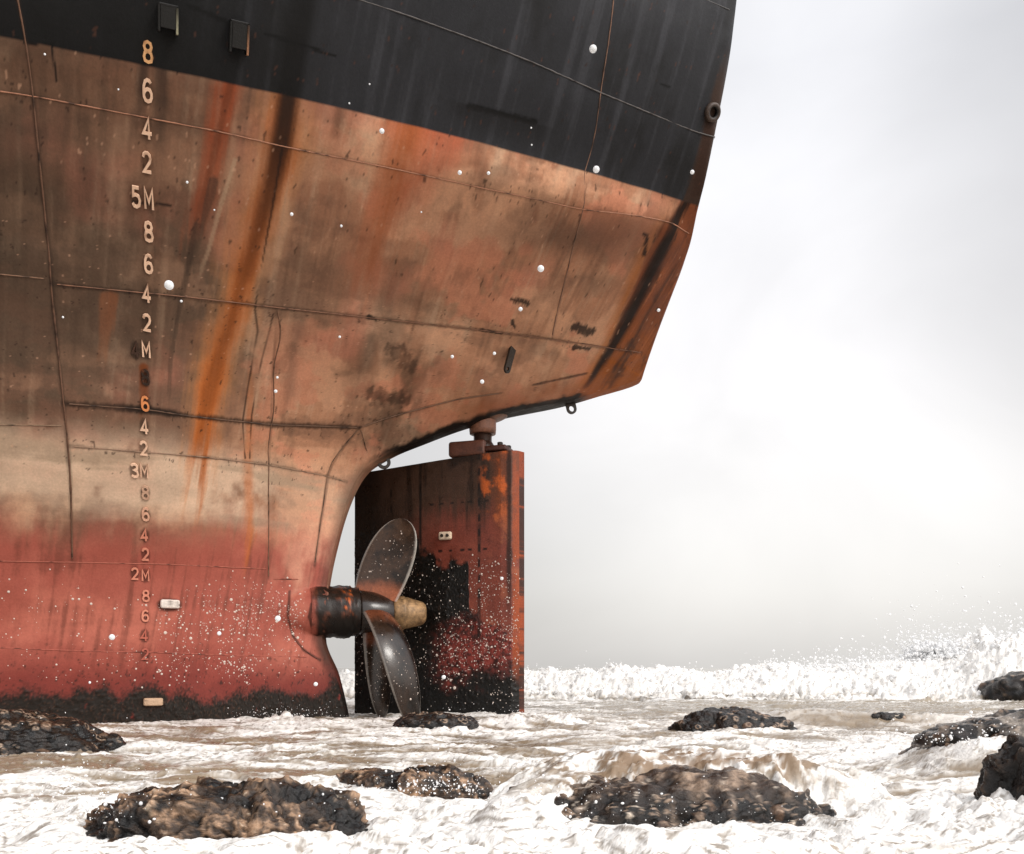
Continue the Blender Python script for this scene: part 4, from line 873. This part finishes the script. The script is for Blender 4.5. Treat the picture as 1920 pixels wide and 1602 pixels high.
# kill the swell at the rim so it meets the open sea
rim = np.clip((1-np.abs(us))*14, 0, 1)[None]*sstep(27, 24, Yg)
Hs = Hs*rim+(1-rim)*.0
wcol = np.zeros(Xg.shape+(3,))+lin(134, 118, 98); wcol = mixc(wcol, lin(98, 84, 66), sstep(-.1, .35, -Hs*6+.4*(S2_-.6))); wcol = mixc(wcol, lin(136, 110, 88), Tan*.85); wcol = mixc(wcol, lin(150, 140, 124), sstep(9, 14, Yg)*.6); wcol = mixc(wcol, lin(52, 42, 34), gauss(Xg, Yg, 3.3, 17.1, 2.2, .5)*.9*sstep(-.2, .2, S3_-.55+.4*fbm2(Xg*1.2, Yg*3, 4, .6, 133)))  # last mix paints the shade under the breaker's lip
fcol = np.zeros_like(wcol)+np.array([.80, .775, .74]); fcol = mixc(fcol, lin(140, 122, 102), sstep(.16, .03, B1+.1*(S3_-.5))*.6*(Yg < 15)); fcol = mixc(fcol, lin(104, 88, 70), sstep(.76, .88, S3_)*.75*(Yg < 15))
# thin brown threads between the froth, tan water over the rocks
sc_ = mixc(wcol, [1, 1, 1], Fo*0); sc_ = wcol*(1-Fo[..., None])+fcol*Fo[..., None]
Vs = np.stack([Xg, Yg, WATER+Hs], -1).reshape(-1, 3); Fs = grid_faces(ny_, nx_s); n0 = len(Vs)
# open sea all round, just under the rim
ring = [(-4000, -400), (4000, -400), (4000, 5000), (-4000, 5000)]; base_z = WATER-.02
far_y = np.array([-300, -40, 0, 2.5, 27, 60, 140, 400, 1200, 5000.]); far_x = np.array([-4000, -600, -120, -40, -19, 0, 19, 40, 120, 600, 4000.])
FX, FY = np.meshgrid(far_x, far_y); Vf = np.stack([FX, FY, np.full_like(FX, WATER-.16)], -1).reshape(-1, 3)
Vs = np.concatenate([Vs, Vf]); Fs = np.concatenate([Fs, grid_faces(len(far_y), len(far_x))+n0])
fa = np.concatenate([Fo.ravel(), np.zeros(len(Vf))]); pcs = np.concatenate([sc_.reshape(-1, 3), np.zeros((len(Vf), 3))+lin(128, 120, 108)])
def sea_material():
    m, t, p = mat_new('surf'); tcn = nd(t, 'ShaderNodeTexCoord'); ob = tcn.outputs['Object']
    a = nd(t, 'ShaderNodeAttribute'); a.attribute_name = 'paint'; f = nd(t, 'ShaderNodeAttribute'); f.attribute_name = 'froth'
    mp = nd(t, 'ShaderNodeMapping'); mp.inputs['Scale'].default_value = (.8, 2.6, 1); t.links.new(ob, mp.inputs[0])
    n1 = noise_node(t, 16, 7, .64, mp.outputs[0], 1.2); n2 = noise_node(t, 90, 4, .6, ob, .3)
    vor = nd(t, 'ShaderNodeTexVoronoi', feature='SMOOTH_F1'); vor.inputs['Scale'].default_value = 75; t.links.new(ob, vor.inputs['Vector'])
    # froth breaks up at its edge
    add = nd(t, 'ShaderNodeMath', operation='ADD'); t.links.new(f.outputs['Fac'], add.inputs[0]); t.links.new(maprange(t, n1.outputs['Fac'], .3, .7, -.35, .35), add.inputs[1])
    fm = nd(t, 'ShaderNodeMapRange', interpolation_type='SMOOTHSTEP'); t.links.new(add.outputs[0], fm.inputs[0]); fm.inputs[1].default_value = .3; fm.inputs[2].default_value = .75
    mx = nd(t, 'ShaderNodeMix', data_type='RGBA'); t.links.new(fm.outputs[0], mx.inputs['Factor']); t.links.new(a.outputs['Color'], mx.inputs['A']); t.links.new(a.outputs['Color'], mx.inputs['B'])
    brk = nd(t, 'ShaderNodeMix', data_type='RGBA'); t.links.new(maprange(t, n1.outputs['Fac'], .56, .68, 0, .75), brk.inputs['Factor']); t.links.new(mx.outputs['Result'], brk.inputs['A']); brk.inputs['B'].default_value = (.30, .24, .18, 1); t.links.new(brk.outputs['Result'], p.inputs['Base Color'])
    t.links.new(maprange(t, fm.outputs[0], 0, 1, .14, .55), p.inputs['Roughness']); p.inputs['IOR'].default_value = 1.333
    t.links.new(maprange(t, fm.outputs[0], 0, 1, .5, .25), p.inputs['Specular IOR Level'])
    b1 = nd(t, 'ShaderNodeBump'); b1.inputs['Distance'].default_value = .02; b1.inputs['Strength'].default_value = .38; t.links.new(n1.outputs['Fac'], b1.inputs['Height'])
    b2 = nd(t, 'ShaderNodeBump'); b2.inputs['Distance'].default_value = .006; t.links.new(maprange(t, fm.outputs[0], 0, 1, .1, .7), b2.inputs['Strength']); t.links.new(vor.outputs['Distance'], b2.inputs['Height']); t.links.new(b1.outputs[0], b2.inputs['Normal'])
    t.links.new(b2.outputs[0], p.inputs['Normal']); return m
M_SEA = sea_material()
sea = mesh_np('sea', Vs, Fs, M_SEA, None, True, pcs, {'froth': fa}); tag(sea, kind='structure', label='foaming brown surf running in over the rocks round the ship')

# ------------------------------------------------------------------ rocks
def icosphere(sub):
    bm = bmesh.new(); bmesh.ops.create_icosphere(bm, subdivisions=sub, radius=1); V_ = np.array([v.co[:] for v in bm.verts]); bm.verts.index_update(); F_ = np.array([[v.index for v in f.verts] for f in bm.faces]); bm.free(); return V_, F_
ICO7 = icosphere(7); ICO5 = icosphere(5)
def rock(label, c, r, skin, seed):
    D, F_ = ICO7 if (c[1] < 10 and r[0] > .15) else ICO5; r = np.array(r)
    lo = fbm3(D*1.3, 4, .5, seed)
    q = np.sign(D)*np.abs(D)**.85; q /= (np.abs(q)**2.6).sum(1)[:, None]**(1/2.6); q = D if seed in (2, 6, 4) else q
    P = q*r*(1+.32*lo)[:, None]; N = D/r; N /= np.linalg.norm(N, axis=1)[:, None]
    W = P+np.array(c)
    mid = fbm3(W*4.5, 5, .58, seed); fine_ = fbm3(W*26, 4, .6, seed+1)
    if skin == 'mussel':
        k = 24 if c[1] < 5 else 17 if c[1] < 7 else 14 if c[1] < 12 else 7
        w1, w2, wid = worley3(W*k*np.array([1, 1, 1.2]), seed); bumpy = np.sqrt(np.clip(1-(w1/.8)**2, 0, 1))*(.45+.8*wid); crack = sstep(.02, .16, w2-w1)
        disp = .055*mid*min(1, r[2]*4)+(.55/k)*.62*bumpy+.004*fine_
        base = np.zeros((len(P), 3))+lin(46, 35, 28); base = mixc(base, lin(20, 16, 14), sstep(.2, .7, wid)); base = mixc(base, lin(120, 92, 72), sstep(.92, .96, wid)*.8); base = mixc(base, lin(92, 68, 48), sstep(.1, .5, mid)*.6); base = base*.62; base = mixc(base, lin(7, 6, 5), 1-crack); base = mixc(base, lin(182, 156, 134), sstep(.30, .36, w1)*(1-sstep(.40, .48, w1))*(wid > .55)*sstep(-.1, .3, fine_+.3*N[:, 2])*.7); base = mixc(base, lin(186, 160, 134), sstep(.42, .6, fine_)*.45)  # pale crescents on upturned shells are painted highlights
        if seed == 2:
            fl = fbm3(W*np.array([9, 7, 7]), 6, .68, 15); tp = sstep(.16, .28, P[:, 2]+.10*mid+.04*fl); base = mixc(base, lin(74, 55, 43), tp*.5); base = mixc(base, lin(176, 150, 128), tp*sstep(-.02, .3, fl)*.8); base = mixc(base, lin(58, 42, 32), tp*sstep(.1, .4, -fl)*.8)
            base = mixc(base, lin(150, 130, 114), sstep(.18, .42, fbm3(W*np.array([11, 6, 3]), 5, .66, 16))*.7*(1-tp))
            base = mixc(base, lin(214, 198, 180), sstep(.84, .92, ridge3(W*np.array([8, 5, 2.2])+.5*fine_[:, None], 4, .6, 17))*.85*sstep(.5, .0, np.abs(P[:, 2]-.08)))
            disp = disp*(1.25-.5*tp)+.016*fl*tp+.02*fbm3(W*11, 4, .6, 19)
        if seed == 7: base = mixc(base, lin(176, 164, 152), sstep(-.08, .3, fbm3(W*np.array([9, 5, 3]), 5, .65, 5))*.75)
    elif skin == 'crag':
        a = math.radians(38); u_ = W[:, 0]*math.cos(a)+W[:, 2]*math.sin(a)*1.6; v_ = -W[:, 0]*math.sin(a)*1.0+W[:, 2]*math.cos(a)
        st_ = ridge3(np.stack([u_*7+1.6*mid, v_*2.2+.8*mid, W[:, 1]*3], 1), 5, .6, seed)-.55; w1, w2, wid = worley3(W*15, seed); k1, k2, kid = worley3(W*np.array([7, 7, 9])+.6*mid[:, None], seed+3)
        disp = .06*mid*min(1, r[2]*5)+.06*st_*min(1, r[2]*5)+.045*(kid-.5)*sstep(.0, .12, k2-k1)+.018*np.sqrt(np.clip(1-(w1/.8)**2, 0, 1))+.008*fine_
        base = np.zeros((len(P), 3))+lin(58, 44, 34); base = mixc(base, lin(14, 11, 10), sstep(.2, -.1, st_+.25*mid)); base = mixc(base, lin(186, 150, 120), sstep(.08, .36, st_+.45*fine_)*.8*sstep(-.25, .2, mid+.5*fine_)); base = mixc(base, lin(216, 196, 172), sstep(.3, .5, fine_+.2*mid)*.7); base = mixc(base, lin(12, 10, 9), sstep(.05, .0, w2-w1)*.7); base = mixc(base, lin(10, 8, 7), sstep(.10, .0, k2-k1)*.8)
    else:
        st_ = ridge3(np.stack([W[:, 0]*16+1.2*mid, W[:, 1]*9, W[:, 2]*2.2], 1), 4, .55, seed)-.55
        disp = .05*mid+.07*st_+.006*fine_
        base = np.zeros((len(P), 3))+lin(24, 20, 18); base = mixc(base, lin(84, 66, 52), sstep(.15, .42, st_+.3*fine_)*.7); base = mixc(base, lin(8, 7, 7), sstep(.0, -.25, st_))
    P = P+N*disp[:, None]
    P[:, 2] = np.where(P[:, 2] < -.12, -.12+(P[:, 2]+.12)*.5, P[:, 2])
    o = mesh_np('rock', P, F_, M_ROCK, None, True, np.clip(base, 0, .8)); o.location = c; tag(o, label, 'rock', 'rocks in the surf'); return o
for args in ROCKS: rock(*args)

# ------------------------------------------------------------------ spray: flying drops of water (nobody could count them)
rs = np.random.default_rng(5); PV, PR = [], []
def burst(c, sp, n, r0, r1, up=0.0, fan=0.0):
    p = rs.normal(size=(n, 3))*np.array(sp)
    if up: p[:, 2] = np.abs(rs.exponential(1, n))*up; p[:, 0] += p[:, 2]*fan*rs.normal(size=n)
    PV.append(p+np.array(c)); PR.append(r0*(r1/r0)**(rs.random(n)**2.8))
# crest of the breaker
xb = rs.uniform(-11, 15, 2600); yb = 18.6+.9*fbm2(xb*.16, xb*0, 2, .5, 121)+.35*fbm2(xb*.7, xb*0+3, 3, .5, 122); hb_, _, _, _, _, _ = sea_fields(xb.astype(np.float32), (yb+.1).astype(np.float32))
PV.append(np.stack([xb, yb+rs.normal(size=2600)*.3, WATER+hb_+rs.exponential(.045, 2600)-.03], 1)); PR.append(.006*(3.4**(rs.random(2600)**2)))
for (x, zt, n, sx) in ((8.4, .22, 2400, .35), (8.2, .36, 800, .16), (9.9, .26, 3800, .40), (10.4, .2, 1600, .4), (7.4, .15, 1200, .6), (11.2, .22, 900, .35), (6.3, .08, 600, .7)):
    burst((x, 19.0, 1.02), (sx, .4, 0), n, .004, .030, zt, .5)
# tumbling lumps of froth on the face and crest of the breaker, and the burst at the rock
xl = rs.uniform(-11, 15, 3600); yl = 18.6+.9*fbm2(xl*.16, xl*0, 2, .5, 121)+.35*fbm2(xl*.7, xl*0+3, 3, .5, 122)+rs.uniform(-1.5, .2, 3600); hl = sea_fields(xl.astype(np.float32), yl.astype(np.float32))[0]; kk = hl > .10
PV.append(np.stack([xl, yl, WATER+hl-.01], 1)[kk]); PR.append((.012*(4.0**(rs.random(3600)**1.8)))[kk])
for (x, zz_, n, sx, sz) in ((9.9, 1.24, 2600, .42, .17), (9.2, 1.12, 1400, .35, .15), (8.35, 1.16, 1300, .24, .17), (11.0, 1.02, 800, .4, .12), (7.4, .92, 400, .6, .06)):
    PV.append(np.stack([x+rs.normal(size=n)*sx, 19.0+rs.normal(size=n)*.25, zz_+rs.normal(size=n)*sz], 1)); PR.append(.014*(3.6**(rs.random(n)**1.5)))
# small splashes near the eye
burst((-1.42, 3.2, .50), (.16, .12, .05), 420, .0012, .006, .07, .8); burst((-.32, 4.15, .47), (.12, .05, .02), 160, .0018, .006, .045, .8); burst((.62, 3.38, .45), (.40, .05, .02), 160, .001, .004, .03, .8); burst((2.5, 5.1, .6), (.28, .2, .06), 260, .002, .008, .06, .8)
burst((.1, 9.8, .50), (.5, .2, .02), 200, .002, .008, .05, .5); burst((-2.3, 10.0, .50), (.3, .1, .03), 160, .002, .007, .05, .5); burst((-.1, 3.2, .55), (.3, .2, .04), 260, .001, .005, .04, .8)
# drops hanging in the air between the eye and the ship
AIR = [(317, 535, 11), (1112, 92, 9), (1118, 318, 8), (716, 246, 6), (862, 324, 5), (916, 325, 4), (1014, 504, 8), (1298, 323, 5), (547, 402, 4), (640, 424, 3), (976, 580, 5), (904, 716, 5), (927, 663, 4), (848, 669, 4), (1235, 582, 4), (351, 342, 3), (222, 168, 2), (84, 102, 2.5), (996, 240, 2), (997, 272, 2), (655, 194, 2), (693, 158, 2), (118, 595, 2.5), (517, 734, 4), (210, 1195, 7), (521, 1160, 7), (411, 1188, 5), (592, 1283, 5), (832, 1270, 5), (941, 1085, 4), (790, 398, 2), (520, 708, 3), (637, 632, 3), (340, 565, 3), (402, 394, 2)]
for u, v, r in AIR:
    d = 2.0+2.6*((u*7+v*3) % 97)/97.; PV.append(np.array([[(u-960)/1800*d, d, EYE+(1253-v)/1800*d]])); PR.append(np.array([r*.8*d/1800]))
PV = np.concatenate(PV); PR = np.concatenate(PR)
D0, F0 = icosphere(2)
SVt = (PV[:, None, :]+(D0[None]*PR[:, None, None])*np.where(np.arange(len(PV))[:, None] < len(PV)-len(AIR), rs.uniform(.7, 1.4, (len(PV), 3)), 1.0)[:, None, :]).reshape(-1, 3)
SFt = (F0[None]+(np.arange(len(PV))*len(D0))[:, None, None]).reshape(-1, 3)
m, t, p = mat_new('spray_drop'); p.inputs['Base Color'].default_value = (.93, .93, .93, 1); p.inputs['Roughness'].default_value = .35
tr = nd(t, 'ShaderNodeBsdfTranslucent'); tr.inputs[0].default_value = (.95, .95, .95, 1); ms = nd(t, 'ShaderNodeMixShader'); ms.inputs[0].default_value = .45; t.links.new(p.outputs[0], ms.inputs[1]); t.links.new(tr.outputs[0], ms.inputs[2]); t.links.new(ms.outputs[0], t.nodes['Material Output'].inputs['Surface'])
M_SPRAY = m
sp = mesh_np('sea_spray', SVt, SFt, M_SPRAY); tag(sp, 'white spray flying off the breaking wave and splashing round the rocks', 'spray', None, 'stuff')
